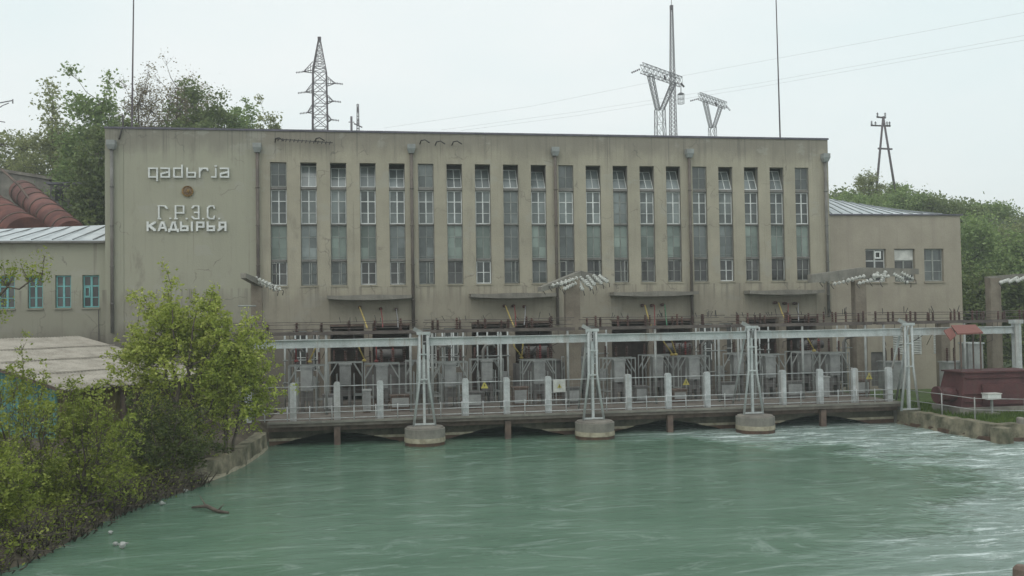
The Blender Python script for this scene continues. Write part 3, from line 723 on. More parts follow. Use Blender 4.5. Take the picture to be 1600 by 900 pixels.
for k, (a, b) in enumerate(RWX):
    x = (a+b)/2
    window(rwg, x, 7.02, 8.93, M['white_frame'] if k == 0 else M['grey_frame'], M['pane_dark'] if k < 2 else M['pane'], y=.26, w_=(b-a)/2, splits=[8.25, 7.6], bw=.06, mull=.09)
    s = MB(); s.box(a-.05, b+.05, .02, .2, 6.92, 6.998); s.build('window_sill', M['stucco_right'], rwg, world=True)
    if k == 0:
        s = MB(); s.wall(x-.02, x+.38, 8.38, 8.82, [(x+.05, x+.31, 8.46, 8.74)], .20, .255); s.build('vent_sash', M['white_frame'], rwg, world=True)
    if k == 1:
        s = MB(); s.box(a+.06, b-.06, .235, .255, 8.28, 8.88); s.build('white_blind', M['sign_white'], rwg, world=True)
for a, b, c, d in LV:
    s = MB()
    for k in range(14):
        z = c+(d-c)*(k+.5)/14; s.bar((a+.01,.2,z), (b-.01,.2,z), .10, .035, up=(0,.5,.9))
    s.box(a, a+.03, .15, .3, c, d); s.box(b-.03, b, .15, .3, c, d)
    s.build('louvre', M['letter'], rwg, world=True)
s = MB(); s.box(dr[0]+.02, dr[1]-.02, .2, .28, .9, 2.88); s.build('door', M['tank_dark'], rwg, world=True)
s = MB(); s.box(24.0, 24.1, 0, 0, 0, 0); s = MB()
ap, bp, cp = V(X1+.02,.15,11.0), V(34.0,.15,11.0), at(1262,305,5.5); dp_ = at(1428,333,5.5)
s.v = [tuple(q) for q in (ap, bp, dp_, cp, V(cp.x,5.5,11.0), V(dp_.x,5.5,11.0))]; s.f = [(0,1,2,3), (3,2,5,4), (0,3,4), (1,5,2)]; s.sm = [False]*4
rf = s.build('roof', M['zinc'], rwg, world=True)
s = MB()
for k in range(12):
    t0 = k/12+.03; p = ap.lerp(bp, t0); q = cp.lerp(dp_, max(0, t0-.13)); 
    s.bar(p+V(0,0,.03), q+V(0,0,.03), .045, .05)
s.build('roof_seam', M['seam'], rf).location = -base(rwg)

# ------------------------------------------------------------------ deck and outlets
dk = thing('tailrace_deck', 'long narrow concrete deck over the water along the front of the hall', 'deck', (10,-4.7,0))
s = MB(); s.box(-4.5, 24.6, -9.3, -.42, .84, 1.06); s.build('deck_slab', M['deck_side'], dk, world=True)
s = MB(); s.box(-4.5, 24.6, -9.36, -9.302, .98, 1.08); s.build('edge_beam', M['concrete'], dk, world=True)
s = MB(); s.box(-4.5, 24.6, -9.0, -8.7, .62, .838); s.build('rust_beam', M['rust'], dk, world=True)
PX = [2.1, 9.53, 16.98]; MIDS = [-1.6, 5.8, 13.25, 20.7]
s = MB(); n = 300; pts = []
for i in range(n+1):
    x = -4.5 + 29.1*i/n; z = -1
    for mc in MIDS:
        u = abs(x-mc)/2.7
        if u < 1: z = max(z, .50*(1-u**1.5) - .02)
    pts.append((x, z + .012*math.sin(x*7)))
xa = [q[0] for q in pts]
for i in range(n):
    (a, za), (b, zb) = pts[i], pts[i+1]
    s.quad((a,-8.6,za), (b,-8.6,zb), (b,-8.6,.838), (a,-8.6,.838)); s.quad((a,-8.6,za), (a,-3,za), (b,-3,zb), (b,-8.6,zb))
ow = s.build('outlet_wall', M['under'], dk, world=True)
def tide(lim, lo, hi, y, m, nm):
    cur = None
    for i in range(n):
        (a, za), (b, zb) = pts[i], pts[i+1]
        if za < lim and zb < lim:
            if cur is None: cur = MB()
            cur.quad((a,y,max(za,lo)), (b,y,max(zb,lo)), (b,y,hi), (a,y,hi))
        elif cur is not None: cur.build(nm, m, dk, world=True); cur = None
    if cur is not None: cur.build(nm, m, dk, world=True)
tide(.17, -.3, .175, -8.63, M['wetband'], 'rusty_tide_line'); tide(.27, .177, .29, -8.64, M['scum'], 'pale_tide_line')
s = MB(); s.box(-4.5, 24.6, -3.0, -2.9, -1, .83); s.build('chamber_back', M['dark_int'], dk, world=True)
for mc in MIDS:
    s = MB(); s.box(mc-.13, mc+.13, -9.22, -9.0, -.5 if False else -1.0, .80); s.build('stub_column', M['rust'], dk, world=True)
s = MB(); s.box(24.60, 24.66, -9.3, -8.62, -1, 1.05); s.build('end_wall', M['concrete'], dk, world=True)

lab = ['left', 'middle', 'right']
for i, x in enumerate(PX):
    t = thing('concrete_pier', ['leftmost round concrete pier in the water under the first steel frame',
        'round concrete pier in the water under the middle steel frame', 'round concrete pier in the water, furthest right, near the white outflow'][i], 'pier', (x,-9.95,0), 0, 'round piers carrying the steel frames')
    def ell(z0, z1, r0_, r1_, m, nm):
        s = MB(); s._lathe(V(0,0,0), [(z0, r0_), (z1, r1_)], V(0,0,1), 28); o = s.build(nm, m, t); return o
    ell(-1.2, .14, .86, .86, M['wetband'], 'wet_base'); ell(.141, .33, .875, .87, M['scum'], 'pale_band'); ell(.331, .70, .86, .86, M['concrete'], 'shaft'); ell(.7, .76, .80, .78, M['deck'], 'cap')

# ------------------------------------------------------------------ steel gantry frames and beams
FX = [2.1, 9.53, 16.98, 24.73]
def gantry(x, label, zb):
    t = thing('gantry_frame', label, 'steel frame', (x,-9.8,zb), 0, 'steel frames carrying the long horizontal beam')
    h = 4.72-zb; zk = 2.75-zb
    s = MB()
    for sx in (-1, 1):
        o = MB(); o.tube([(sx*.17,0,h), (sx*.19,0,zk), (sx*.46,0,0)], .055, 8); o.build('leg', M['steel'], t)
        o = MB(); o.tube([(sx*.17,.25,h-.1), (sx*.30,1.6,0 if zb > .9 else .35)], .05, 8); o.build('rear_leg', M['steel'], t)
    for p, q, w2 in (((-.3,0,h), (.3,0,h), .12), ((-.25,0,h-.9), (.25,0,h-.9), .06), ((-.2,-.02,zk), (.2,-.02,zk), .06), ((-.44,-.01,.08), (.44,-.01,.08), .07)):
        o = MB(); o.bar(p, q, w2); o.build('crossbar', M['steel'], t)
    o = MB(); o.bar((-.08,.05,h+.02), (-.42,.1,h+.2), .10, .16); o.build('top_bracket', M['steel2'], t)
    o = MB(); o.bar((0,.1,h-.5), (0,.1,.1), .11, .11); o.build('middle_post', M['steel'], t)
gl = ['pale steel A frame on the leftmost round pier', 'pale steel A frame on the middle round pier', 'pale steel A frame on the right round pier with a small sign plate', 'pale steel A frame standing on the bank at the right end of the deck']
for x, l_ in zip(FX, gl): gantry(x, l_, .76 if x < 20 else .68)
t = thing('gantry_frame', 'single grey steel post at the far right end of the beam above the maroon housing', 'steel frame', (30.5,-9.6,.65), 0, 'steel frames carrying the long horizontal beam')
s = MB(); s.box(-.16, .16, -.14, .14, 0, 4.0); s.build('post', M['steel'], t); s = MB(); s.box(-.24, .24, -.2, .2, 4.0, 4.18); s.build('cap_plate', M['steel'], t)
BX = [(-6.2,1.92), (2.28,9.35), (9.71,16.8), (17.16,24.5), (24.95,30.3)]
bl = ['leftmost length of pale grey I beam running into the leafy tree', 'second length of pale grey I beam, between the left and middle frames', 'third length of pale grey I beam, between the middle and right frames', 'fourth length of pale grey I beam, ending at the bank', 'last length of pale grey I beam passing behind the small red roof']
for (a, b), l_ in zip(BX, bl):
    t = thing('crane_beam', l_, 'beam', ((a+b)/2,-9.6,4.2), 0, 'lengths of horizontal I beam')
    s = MB(); s.box(a, b, -9.62, -9.58, 4.22, 4.50); s.build('web', M['steel'], t, world=True)
    s = MB(); s.box(a, b, -9.70, -9.50, 4.502, 4.535); s.box(a, b, -9.70, -9.50, 4.185, 4.218); s.build('flange', M['steel'], t, world=True)
# sign plates
def warn(x, y, z, label, size=.17, plate=False):
    t = thing('warning_sign', label, 'sign', (x,y,z))
    if plate:
        s = MB(); s.box(-.28, .28, 0, .02, -.28, .28); s.build('plate', M['sign_white'], t); oy = -.012
    else: oy = 0
    s = MB(); s.prism([(-size,-size*.8), (size,-size*.8), (0, size)], oy-.01, oy+(.0 if plate else .01)); s.build('triangle', M['sign_yellow'], t)
    s = MB(); s.prism([(.02,.09), (-.035,-.01), (0,-.01), (-.02,-.1), (.035,.01), (0,.01)], oy-.016, oy-.011); s.build('lightning_mark', M['black'], t)
def atp(px, py, Y): p = at(px, py, Y); return (p.x, Y, p.z)
warn(*atp(757,602,-8.9), 'small yellow warning triangle on the fence left of centre, without a plate')
warn(*atp(1072,597,-7.4), 'small yellow warning triangle on a grey cabinet right of the middle frame')
warn(*atp(1358,588,-7.4), 'small yellow warning triangle near the right end of the deck fence')
warn(*atp(874,603,-8.96), 'square white board with a yellow triangle hung on the deck fence', .1, True)

# ------------------------------------------------------------------ deck fence
POSTX = [-5.3,-3.44,-1.6,.24, 3.95,5.78,7.66, 11.35,13.23,15.09, 18.79,20.64,22.4,24.15]
fn = thing('deck_fence', 'tall fence of thick pale posts and thin rails along the deck edge', 'fence', (10,-9,1.06))
for x in POSTX:
    s = MB(); s.box(x-.135, x+.135, -9.12, -8.92, 1.062, 2.60); s.prism([(x-.135,2.602), (x+.135,2.602), (x+.09,2.68), (x-.09,2.68)], -9.12, -8.92)
    s.build('fence_post', M['post'], fn, world=True)
s = MB(); s.tube([(-5.4,-8.9,2.50), (24.2,-8.9,2.50)], .022, 6); s.build('top_rail', M['post'], fn, world=True)
s = MB()
x = -5.3
while x < 24.2: s.tube([(x,-8.88,1.3), (x,-8.88,2.5)], .004, 3); x += .3
for k in range(1, 5): s.tube([(-5.3,-8.88,1.3+k*.25), (24.2,-8.88,1.3+k*.25)], .004, 3)
s.build('wire_mesh', M['steel2'], fn, world=True)
hr = thing('deck_handrail', 'low double pipe handrail in front of the fence posts at the deck edge', 'handrail', (10,-9.2,1.06))
for z in (1.16, 1.42, 1.64):
    s = MB(); s.tube([(-5,-9.22,z), (24.3,-9.22,z)], .02, 6); s.build('rail', M['post'], hr, world=True)
x = -4.6
while x < 24.2:
    if min(abs(x-q) for q in FX) > .5:
        s = MB(); s.tube([(x,-9.22,1.07), (x,-9.22,1.70)], .022, 6); s.build('stanchion', M['post'], hr, world=True)
    x += .93

# ------------------------------------------------------------------ busbar racks, insulators
def post_ins(s, x, y, z, h=.42, r=.07, n=5):
    pr = [(0,.05)]
    for k in range(n):
        a = h*(k+.1)/n; pr += [(a,.045), (a+h/n*.35,r), (a+h/n*.5,.045)]
    pr += [(h,.045), (h+.05,.05)]; s._lathe(V(x,y,z), pr, V(0,0,1), 8)
bays = [(-6.3,2.0), (2.3,9.4), (9.8,16.9), (17.2,24.6), (24.9,34.5)]
bnames = ['leftmost rusty busbar rack with brown insulators left of the first frame', 'busbar rack with brown insulators between the left and middle frames', 'busbar rack with brown insulators between the middle and right frames', 'busbar rack with crowded brown insulators left of the bank', 'busbar rack with brown insulators behind the small red roof']
ri = random.Random(7)
for k, ((a, b), l_) in enumerate(zip(bays, bnames)):
    t = thing('busbar_rack', l_, 'busbar rack', ((a+b)/2,-6.5,1.06), 0, 'racks of busbars above the switchyard')
    s = MB()
    for y in (-6.9,-6.1): s.box(a, b, y-.06, y+.06, 4.66, 4.80)
    x = a+.3
    while x < b: s.box(x-.03, x+.03, -6.83, -6.17, 4.69, 4.77); x += .9
    s.build('rack_beam', M['busbar'], t, world=True)
    for x in (a+.35, (a+b)/2, b-.35):
        s = MB(); s.tube([(x,-6.9,1.06 if b < 25 else .6), (x,-6.9,4.66)], .06, 8); s.build('rack_post', M['steel2'], t, world=True)
    xs_ = []; x = a+.4
    while x < b-.3 and len(xs_) < 30:
        grp = 1 if k == 0 else (2 if k < 2 else 3)
        for q in range(grp): xs_.append(x+q*.24+ri.uniform(-.02,.02))
        x += grp*.24 + (.95 if k < 1 else .62 if k < 3 else .5)
    for x in xs_:
        s = MB(); post_ins(s, x, -6.9+(ri.random()<.35)*.8, 4.81, .36+ri.uniform(-.04,.14), .085+.03*(k<2)); s.build('insulator', M['porcelain'], t, world=True)
    s = MB()
    for y, z in ((-6.9,5.26), (-6.5,4.95), (-6.1,5.15)):
        s.tube([(a,y,z), ((a+b)/2,y,z-.03), (b,y,z)], .018, 6)
    s.build('busbar', M['busbar'], t, world=True)
    s = MB()
    for q in range(16 if k > 1 else 8):
        x = ri.uniform(a+.3, b-.3); h_ = ri.uniform(.1,.35)
        s = MB(); s.bar((x,-6.9,5.2), (x+ri.uniform(-.15,.15),-6.9,5.25+h_), .025); s.bar((x-.08,-6.7,4.86), (x+.12,-6.7,4.9+h_*.5), .05) if False else None; s.build('wire_end', M['cable_dark'], t, world=True)
    for q in range(9):
        x = ri.uniform(a+.3, b-.4); z_ = ri.uniform(3.6,4.3)
        s = MB(); s.tube([(x,-6.5,4.68), (x+.05,-6.4,z_+.1), (x+ri.uniform(-.3,.4),-5.6,z_-.1), (x+ri.uniform(-.3,.5),-5.0,3.5)], .014, 5)
        s.build('jumper_wire', M['cable_dark'], t, world=True)

# ------------------------------------------------------------------ coloured phase leads
pl = {'yellow': 'pyellow', 'red': 'pred', 'green': 'pgreen'}
UP = [((562,480),(574,513)), ((595,482),(598,512)), ((619,483),(622,512)),
      ((789,478),(803,510)), ((803,478),(806,510)), ((820,479),(819,508)),
      ((1006,477),(1017,508)), ((1021,477),(1023,508)), ((1037,476),(1042,508)),
      ((1214,473),(1229,503)), ((1229,474),(1232,503)), ((1245,474),(1248,502))]
nth = ['first', 'second', 'third', 'fourth']
for k, (a, b) in enumerate(UP):
    c_ = ('yellow', 'red', 'green')[k % 3]; bay = k//3
    p, q = at(a[0], a[1], -.4), at(b[0], b[1], -4.5)
    t = thing('phase_lead', f'{c_} marked lead coming down from the wall bushing in the {nth[bay]} bay from the left', 'cable lead', (p.x, -.4, p.z), 0, 'coloured phase leads in front of the bays')
    s = MB(); m_ = p.lerp(q, .5)+V(.03,0,-.06); s.tube([p+V(0,-.2,0), m_, q], .038 if c_ == 'yellow' else .028, 6); s.build('conductor', M[pl[c_]] if c_ != 'green' or bay == 2 else M['cable'], t, world=True)
    s = MB(); s._lathe(V(p.x,0,p.z), [(0,.09),(.1,.09),(.12,.05),(.2,.09),(.25,.05),(.35,.08),(.4,.04)], V(0,-1,0), 10); s.build('wall_bushing', M['porcelain'], t, world=True)
LO = [((560,541),(569,561),'yellow'), ((494,541),(484,563),'yellow'), ((803,541),(815,557),'yellow'), ((817,540),(815,557),'yellow'), ((1037,534),(1050,552),'yellow'), ((1050,534),(1056,552),'yellow'),
      ((1262,529),(1272,546),'yellow'), ((588,548),(588,562),'red'), ((462,540),(463,562),'red')]
lolab = ['short yellow lead under the beam in the first bay', 'short yellow lead beside the tree, under the beam', 'left yellow lead of the close pair under the beam in the second bay', 'right yellow lead of the close pair under the beam in the second bay', 'left yellow lead under the beam in the third bay', 'right yellow lead under the beam in the third bay', 'short yellow lead under the beam in the fourth bay', 'short red lead under the beam in the first bay', 'short red lead beside the leafy tree']
for (a, b, c_), l_ in zip(LO, lolab):
    p, q = at(*a, -5.2), at(*b, -5.2); t = thing('phase_lead', l_, 'cable lead', tuple(p), 0, 'short coloured leads under the beam')
    s = MB(); s.tube([p+V(0,0,.3), p, q], .035, 6); s.build('conductor', M[pl[c_]], t, world=True)
    s = MB(); s._lathe(q, [(0,.05),(.03,.1),(.09,.1),(.12,.05)], V(0,0,-1), 8); s.build('terminal', M[pl[c_]], t, world=True)

# ------------------------------------------------------------------ switchgear stands
def stand():
    t = thing('switchgear_stand', 'x', 'switchgear', (0,0,1.06), 0, 'grey switchgear stands in the yard')
    s = MB()
    for x in (-.82,-.42,.42,.82):
        for y in (-.35,.35): s.bar((x,y,0), (x,y,2.15 if abs(x) > .5 else 1.6), .05)
    for y in (-.35,.35):
        s.bar((-.84,y,2.15), (.84,y,2.15), .06); s.bar((-.84,y,.55), (-.42,y,.55), .05); s.bar((.42,y,.55), (.84,y,.55), .05)
        s.bar((-.8,y,1.45), (-.42,y,2.1), .05); s.bar((.8,y,1.45), (.42,y,2.1), .05)
    s.build('steel_frame', M['steel2'], t)
    s = MB(); s.box(-.27, .27, -.45, .1, 1.0, 2.02); s.box(-.31, .31, -.48, .14, 2.022, 2.10); s.box(-.22,.22,-.475,-.452,1.1,1.45); s.build('cabinet', M['tank'], t)
    s = MB()
    for x in (-.2,.2): s.box(x-.07, x+.07, -.38, 0, 0, .998)
    s.box(-.13,.13,-.33,-.2,.5,.9)
    s.build('cabinet_leg', M['tank_dark'], t)
    for x in (-.55,0,.55):
        s = MB(); post_ins(s, x, .15, 2.2, .5, .085, 6); s.build('bushing', M['porcelain'], t)
    return t
st = stand()
spots = [(480,'beside the leafy tree'), (597,'in the bay left of the first frame'), (703,'just right of the first frame'), (842,'left of the square white board'), (965,'just right of the middle frame'), (1083,'behind the yellow triangle in the third bay'), (1199,'just right of the right pier frame'), (1302,'near the right end of the deck')]
for k, (px, wds) in enumerate(spots):
    o = st if k == 0 else copy_tree(st)
    p = at(px, 600, -5.2); o.location = (p.x, -5.2+.2*(k % 2), 1.06); o['label'] = 'grey steel switchgear stand with a cabinet '+wds
for k, (px, wds) in enumerate([(540,'in the second row behind the third fence post'), (660,'in the second row behind the leftmost steel frame'), (760,'in the second row above the lone warning triangle'), (905,'in the second row at the foot of the centre portal'), (1025,'in the second row left of the third bay triangle'), (1150,'in the second row left of the right pier frame'), (1255,'in the second row of the fourth bay')]):
    o = copy_tree(st); p = at(px, 600, -3.3); o.location = (p.x, -3.3, 1.06); o['label'] = 'grey switchgear stand '+wds
def kiosk(px, Y, w_, h_, label, m):
    p = at(px, 600, Y); t = thing('control_box', label, 'control box', (p.x, Y, 1.06), 0, 'low control boxes in the yard')
    s = MB(); s.box(-w_/2, w_/2, -.25, .25, .12, h_); s.box(-w_/2-.04, w_/2+.04, -.29, .29, h_+.002, h_+.06); s.build('body', M[m], t)
    s = MB(); s.box(-w_/2+.06, w_/2-.06, -.268, -.252, .2, h_-.08); s.build('door', M['tank'], t); s = MB(); s.box(-w_/2+.02, w_/2-.02, -.2, .2, 0, .118); s.build('plinth', M['rust'], t)
for a_ in ((513,-6.2,.5,.8,'low dark control box behind the second fence post','tank_dark'), (573,-6.6,.35,1.0,'narrow grey control box left of the fourth fence post','tank'), (625,-6.3,.9,.7,'wide rusty control box left of the leftmost steel frame','rust'), (737,-6.4,.9,.75,'wide dark control box right of the leftmost steel frame','tank_dark'), (812,-6.3,.7,.9,'rusty control box in the second bay','rust'), (892,-6.2,.8,.8,'dark control box left of the middle steel frame','tank_dark'), (1000,-6.4,.6,.8,'dark control box in the third bay right of the middle frame','tank_dark'), (1060,-6.6,.7,.6,'rusty low control box left of the third bay cabinet','rust'), (1135,-6.3,.8,.85,'dark control box left of the right pier frame','tank_dark'), (1240,-6.3,.9,.8,'dark control box in the fourth bay','tank_dark'), (1285,-6.4,.5,1.0,'grey control box behind the third last fence post','tank'), (1345,-6.4,.7,.8,'rusty control box under the right end triangle','rust')): kiosk(*a_)
# transformers in front of the niches
def transformer():
    t = thing('transformer', 'x', 'transformer', (0,0,1.06), 0, 'dark transformers in the bays')
    s = MB(); s.box(-1.0,1.0,-.6,.6,.25,1.9); s.box(-1.08,1.08,-.68,.68,1.902,1.98); s.build('tank', M['tank_dark'], t)
    for sx in (-1, 1):
        s = MB()
        for k in range(7): s.box(sx*1.05 if sx > 0 else -1.35, 1.35 if sx > 0 else -1.05, -.55+k*.17, -.49+k*.17, .45, 1.8)
        s.build('radiator', M['tank_dark'], t)
    s = MB(); s.tube([(-.9,.35,2.45), (.5,.35,2.45)], .24, 14); s.tube([(-.2,.35,1.98), (-.2,.35,2.3)], .06, 8); s.build('conservator', M['tank_dark'], t)
    for k, x in enumerate((-.6,0,.6)):
        s = MB(); post_ins(s, x, -.2, 1.98, .75, .11, 7); s.build('bushing', M['pred'] if k == 1 else M['porcelain'], t)
    s = MB(); s.box(-1.1,1.1,-.5,-.3,0,.24); s.box(-1.1,1.1,.3,.5,0,.24); s.build('skid', M['rust'], t)
    return t
tr = transformer()
for k, (a, b) in enumerate(NI):
    o = tr if k == 0 else copy_tree(tr)
    o.location = ((a+b)/2+1.15, -1.9, 1.06); o['label'] = f'dark ribbed transformer in front of the {nth[k]} bay from the left'
# bank of ducts and pipes between the bays, tanks
def ductset(px, label, Y=-3.2):
    p = at(px, 600, Y); t = thing('pipework_frame', label, 'pipework', (p.x, Y, 1.06), 0, 'frames of pale pipework between the bays')
    s = MB()
    for x in (-.75,-.25,.3,.8): s.tube([(x,0,0), (x,0,3.6)], .045, 6)
    s.build('upright', M['steel'], t)
    s = MB()
    for z in (1.2,2.3,3.3): s.tube([(-.85,-.05,z), (.9,-.05,z)], .035, 6)
    s.build('crosspipe', M['steel2'], t)
    s = MB(); s.tube([(-.5,-.2,.2), (-.5,-.2,2.6), (-.35,-.2,2.85), (.0,-.2,2.9), (.1,-.2,2.7)], .08, 10); s.build('bent_duct', M['pipe_grey'], t)
    s = MB(); s.box(.35,.7,-.25,-.05,.9,1.5); s.build('junction_box', M['tank'], t)
ductset(470, 'pale pipework frame beside the leafy tree'); ductset(700, 'pale pipework frame right of the first steel frame'); ductset(925, 'pale pipework frame behind the middle steel frame')
ductset(1110, 'pale pipework frame in front of white ground floor windows'); ductset(1330, 'pale pipework frame at the right end of the hall'); ductset(770, 'pale pipework frame left of the second bay opening'); ductset(1180,'pale pipework frame behind the right pier frame')
for px, y, ll in ((652,-2.6,'tall brown concrete column behind the leftmost steel frame'), (1127,-3,'tall brown concrete column left of the right pier frame'), (509,-1.2,'broad olive brown concrete column left of the first bay'), (1340,-3,'square brown concrete column near the right end of the deck'), (1475,-3,'square brown concrete column below the right wing windows')):
    p = at(px, 600, y); t = thing('concrete_column', ll, 'column', (p.x, y, 1.0), 0, 'brown concrete columns in the yard')
    s = MB(); s.box(-.26,.26,-.26,.26,-.4 if px > 1400 else 0.06,3.58); s.build('shaft', M['concrete_brown'], t); s = MB(); s.box(-.34,.34,-.34,.34,3.582,3.75); s.build('head', M['concrete'], t)
# electrical cabinets in the yard of the right wing
def tank3(px, py, Y, label, sc_=1):
    p = at(px, py, Y); t = thing('circuit_breaker', label, 'circuit breaker', (p.x, Y, .66))
    s = MB(); s.box(-.6,.6,-.4,.4,.5,1.9); s.box(-.65,.65,-.45,.45,1.902,1.97); s.build('tank', M['tank'], t)
    for x in (-.4,0,.4):
        s = MB(); post_ins(s, x, 0, 1.98, .65, .10, 7); s.build('bushing', M['porcelain'], t)
    s = MB()
    for x in (-.5,.5): s.bar((x,0,0), (x,0,.5), .1)
    s.build('leg', M['steel2'], t)
    s = MB(); s.box(.62,.78,-.3,.3,.9,1.5); s.build('side_box', M['tank'], t); return t
tank3(1492,600,-5.4,'grey breaker tank with three brown bushings left of the maroon housing'); tank3(1395,600,-4,'grey breaker tank behind the frame at the end of the deck')
p = at(1519,600,-6.2); t = thing('electrical_cabinet', 'pale grey upright cabinet behind the maroon housing under the red roof', 'cabinet', (p.x,-6.2,.66))
s = MB(); s.box(-.42,.42,-.35,.35,0,2.9); s.build('body', M['tank'], t); s = MB(); s.box(-.47,.47,-.4,.4,2.902,2.98); s.build('lid', M['steel'], t); s = MB(); s.box(-.3,.3,-.365,-.352,1.9,2.6); s.build('door', M['steel2'], t)
# small red roof on posts
p = at(1508,515,-7.2); t = thing('red_canopy', 'small sloping red sheet roof on thin posts above the maroon housing', 'canopy roof', (at(1508,515,-10.2).x,-10.2,.66))
a, b, c_, d = at(1486,508,-9.9), at(1524,507,-9.9), at(1536,519,-10.9), at(1496,521,-10.9)
s = MB(); s.hexa([q-V(0,0,.07) for q in (d,c_,b,a)]+[d,c_,b,a]); s.build('roof_sheet', M['tile_red'], t, world=True)
s = MB(); e1 = at(1486,509,-9.9); e2 = at(1494,521,-10.9); s.hexa([e2-V(.3,0,.35), e2-V(.02,0,.12), e1-V(.02,0,.12), e1-V(.4,0,.25), e2-V(.28,0,.3), e2-V(0,0,.07), e1-V(0,0,.07), e1-V(.38,0,.2)]); s.build('side_sheet', M['tile_red'], t, world=True)
for q in (a, b, c_, d):
    s = MB(); s.bar((q.x+(.15 if q in (a,d) else -.15), q.y, .66), (q.x+(.15 if q in (a,d) else -.15), q.y, q.z-.05), .05); s.build('post', M['rust'], t, world=True)

# ------------------------------------------------------------------ maroon housing and lawn items
t = thing('machine_housing', 'large maroon sheet metal housing with sloping ends on the grass', 'machine housing', (at(1544,600,-10.8).x,-10.8,.98))
s = MB(); s.box(-2.2,2.1,-1.0,1.0,-.4,-.002); s.build('plinth', M['concrete'], t)
s = MB(); s.hexa([(-2.05,-.9,.0), (2.0,-.9,.0), (2.0,.9,.0), (-2.05,.9,.0), (-1.72,-.7,1.52), (1.85,-.7,1.52), (1.85,.7,1.52), (-1.72,.7,1.52)]); s.build('body', M['maroon'], t)
s = MB(); s.box(-1.82,1.95,-.8,.8,1.522,1.59); s.build('lid', M['maroon'], t)
s = MB(); s.hexa([(-1.0,-.99,.1), (1.6,-.99,.1), (1.6,-.92,.1), (-1.0,-.92,.1), (-.95,-.89,1.0), (1.55,-.89,1.0), (1.55,-.8,1.0), (-.95,-.8,1.0)]); s.build('front_panel', M['maroon'], t)
s = MB()
for z in (.25, .6, 1.3): s.bar((-1.9+z*.18,-.93+z*.12,z), (1.98-z*.05,-.93+z*.12,z), .05)
s.build('stiffener', M['maroon'], t)
s = MB(); s.tube([(-2.7,-.3,.55), (-2.0,-.3,.55)], .32, 16); s.tube([(-2.85,-.3,.55), (-2.7,-.3,.55)], .38, 16); s.build('flanged_pipe', M['maroon'], t)
p = at(1550,640,-12.2); t = thing('lamp_box', 'small white box on a short post among the lawn rails', 'box on post', (p.x,-12.2,.66))
b0 = at(1550,620,-12.2).z-.66
s = MB(); s.box(-.32,.32,-.2,.2,b0-.10,b0+.13); s.build('box', M['letter'], t); s = MB(); s.box(-.35,.35,-.23,.23,b0+.132,b0+.17); s.build('lid', M['sign_white'], t)
s = MB(); s.bar((0,0,0), (0,0,b0-.1), .08); s.build('post', M['steel2'], t); s = MB(); s.box(-.25,.25,-.2,.2,0,.12); s.build('foot', M['concrete'], t)
t = thing('lawn_fence', 'thin pale pipe fence on the grass above the stone river wall', 'fence', (28,-13.8,.66))
fp = [(24.9,-9.3), (25.1,-11.6), (25.25,-13.6), (26.9,-14.5), (29.2,-14.5), (31.5,-14.5), (34,-14.5), (37,-14.5)]
for i, (x, y) in enumerate(fp):
    s = MB(); s.tube([(x,y,.62), (x,y,1.65)], .03, 6); s.build('post', M['rail_dull'], t, world=True)
for z in (1.12, 1.6):
    s = MB(); s.tube([(x,y,z+.01*math.sin(i*2)) for i, (x, y) in enumerate(fp)], .018, 6); s.build('rail', M['rail_dull'], t, world=True)
t = thing('concrete_post', 'stubby pale concrete post on the edge of the stone river wall', 'post', (26.2,-15.1,.6))
s = MB(); s._lathe(V(0,0,0), [(0,.16), (.3,.15), (.34,.1)], V(0,0,1), 10); s.build('stub', M['deck'], t)
p = at(1565,600,-11); t = thing('pipe_rail', 'short white pipe rail lying low on the lawn at the right edge', 'rail', (32,-13,.66))
s = MB(); s.tube([(30.2,-13.2,1.0), (34,-13.2,1.0)], .04, 6); s.build('rail', M['letter'], t, world=True)
for x in (30.3, 32.6):
    s = MB(); s.tube([(x,-13.2,.62), (x,-13.2,.99)], .03, 6); s.build('post', M['letter'], t, world=True)
# grass blades on the lawn
def blades(name, pts, hmin, hmax, m, seed, wd=.02):
    rg = np.random.RandomState(seed); n = len(pts); h = rg.uniform(hmin, hmax, n); a = rg.uniform(0, 2*np.pi, n); ln = rg.normal(0, .25, (n, 2))*h[:, None]
    q = np.zeros((n, 4, 3)); dx = np.cos(a)*wd; dy = np.sin(a)*wd
    q[:,0] = pts - np.stack([dx,dy,0*dx],1); q[:,1] = pts + np.stack([dx,dy,0*dx],1)
    tip = pts + np.stack([ln[:,0], ln[:,1], h],1)
    q[:,2] = tip + np.stack([dx,dy,0*dx],1)*.3; q[:,3] = tip - np.stack([dx,dy,0*dx],1)*.3
    return quads_mesh(name, q, m)
rg = np.random.RandomState(2)
n = 26000; P_ = np.stack([rg.uniform(25.3,40,n), rg.uniform(-14.6,-7,n), np.full(n,.64)],1)
M['leaf_shade'] = leaf_mat('leaf_shade', [(.045,.06,.018), (.085,.11,.03), (.15,.18,.05)])  # darker leaf copy, dense shade under the tree painted in
M['grass'] = leaf_mat('grass_blades', [(.055,.095,.02), (.10,.16,.03), (.15,.21,.05)])
tag(blades('lawn_grass', P_, .06, .22, M['grass'], 1, .018), 'short green grass on the right bank', 'grass', kind='stuff')

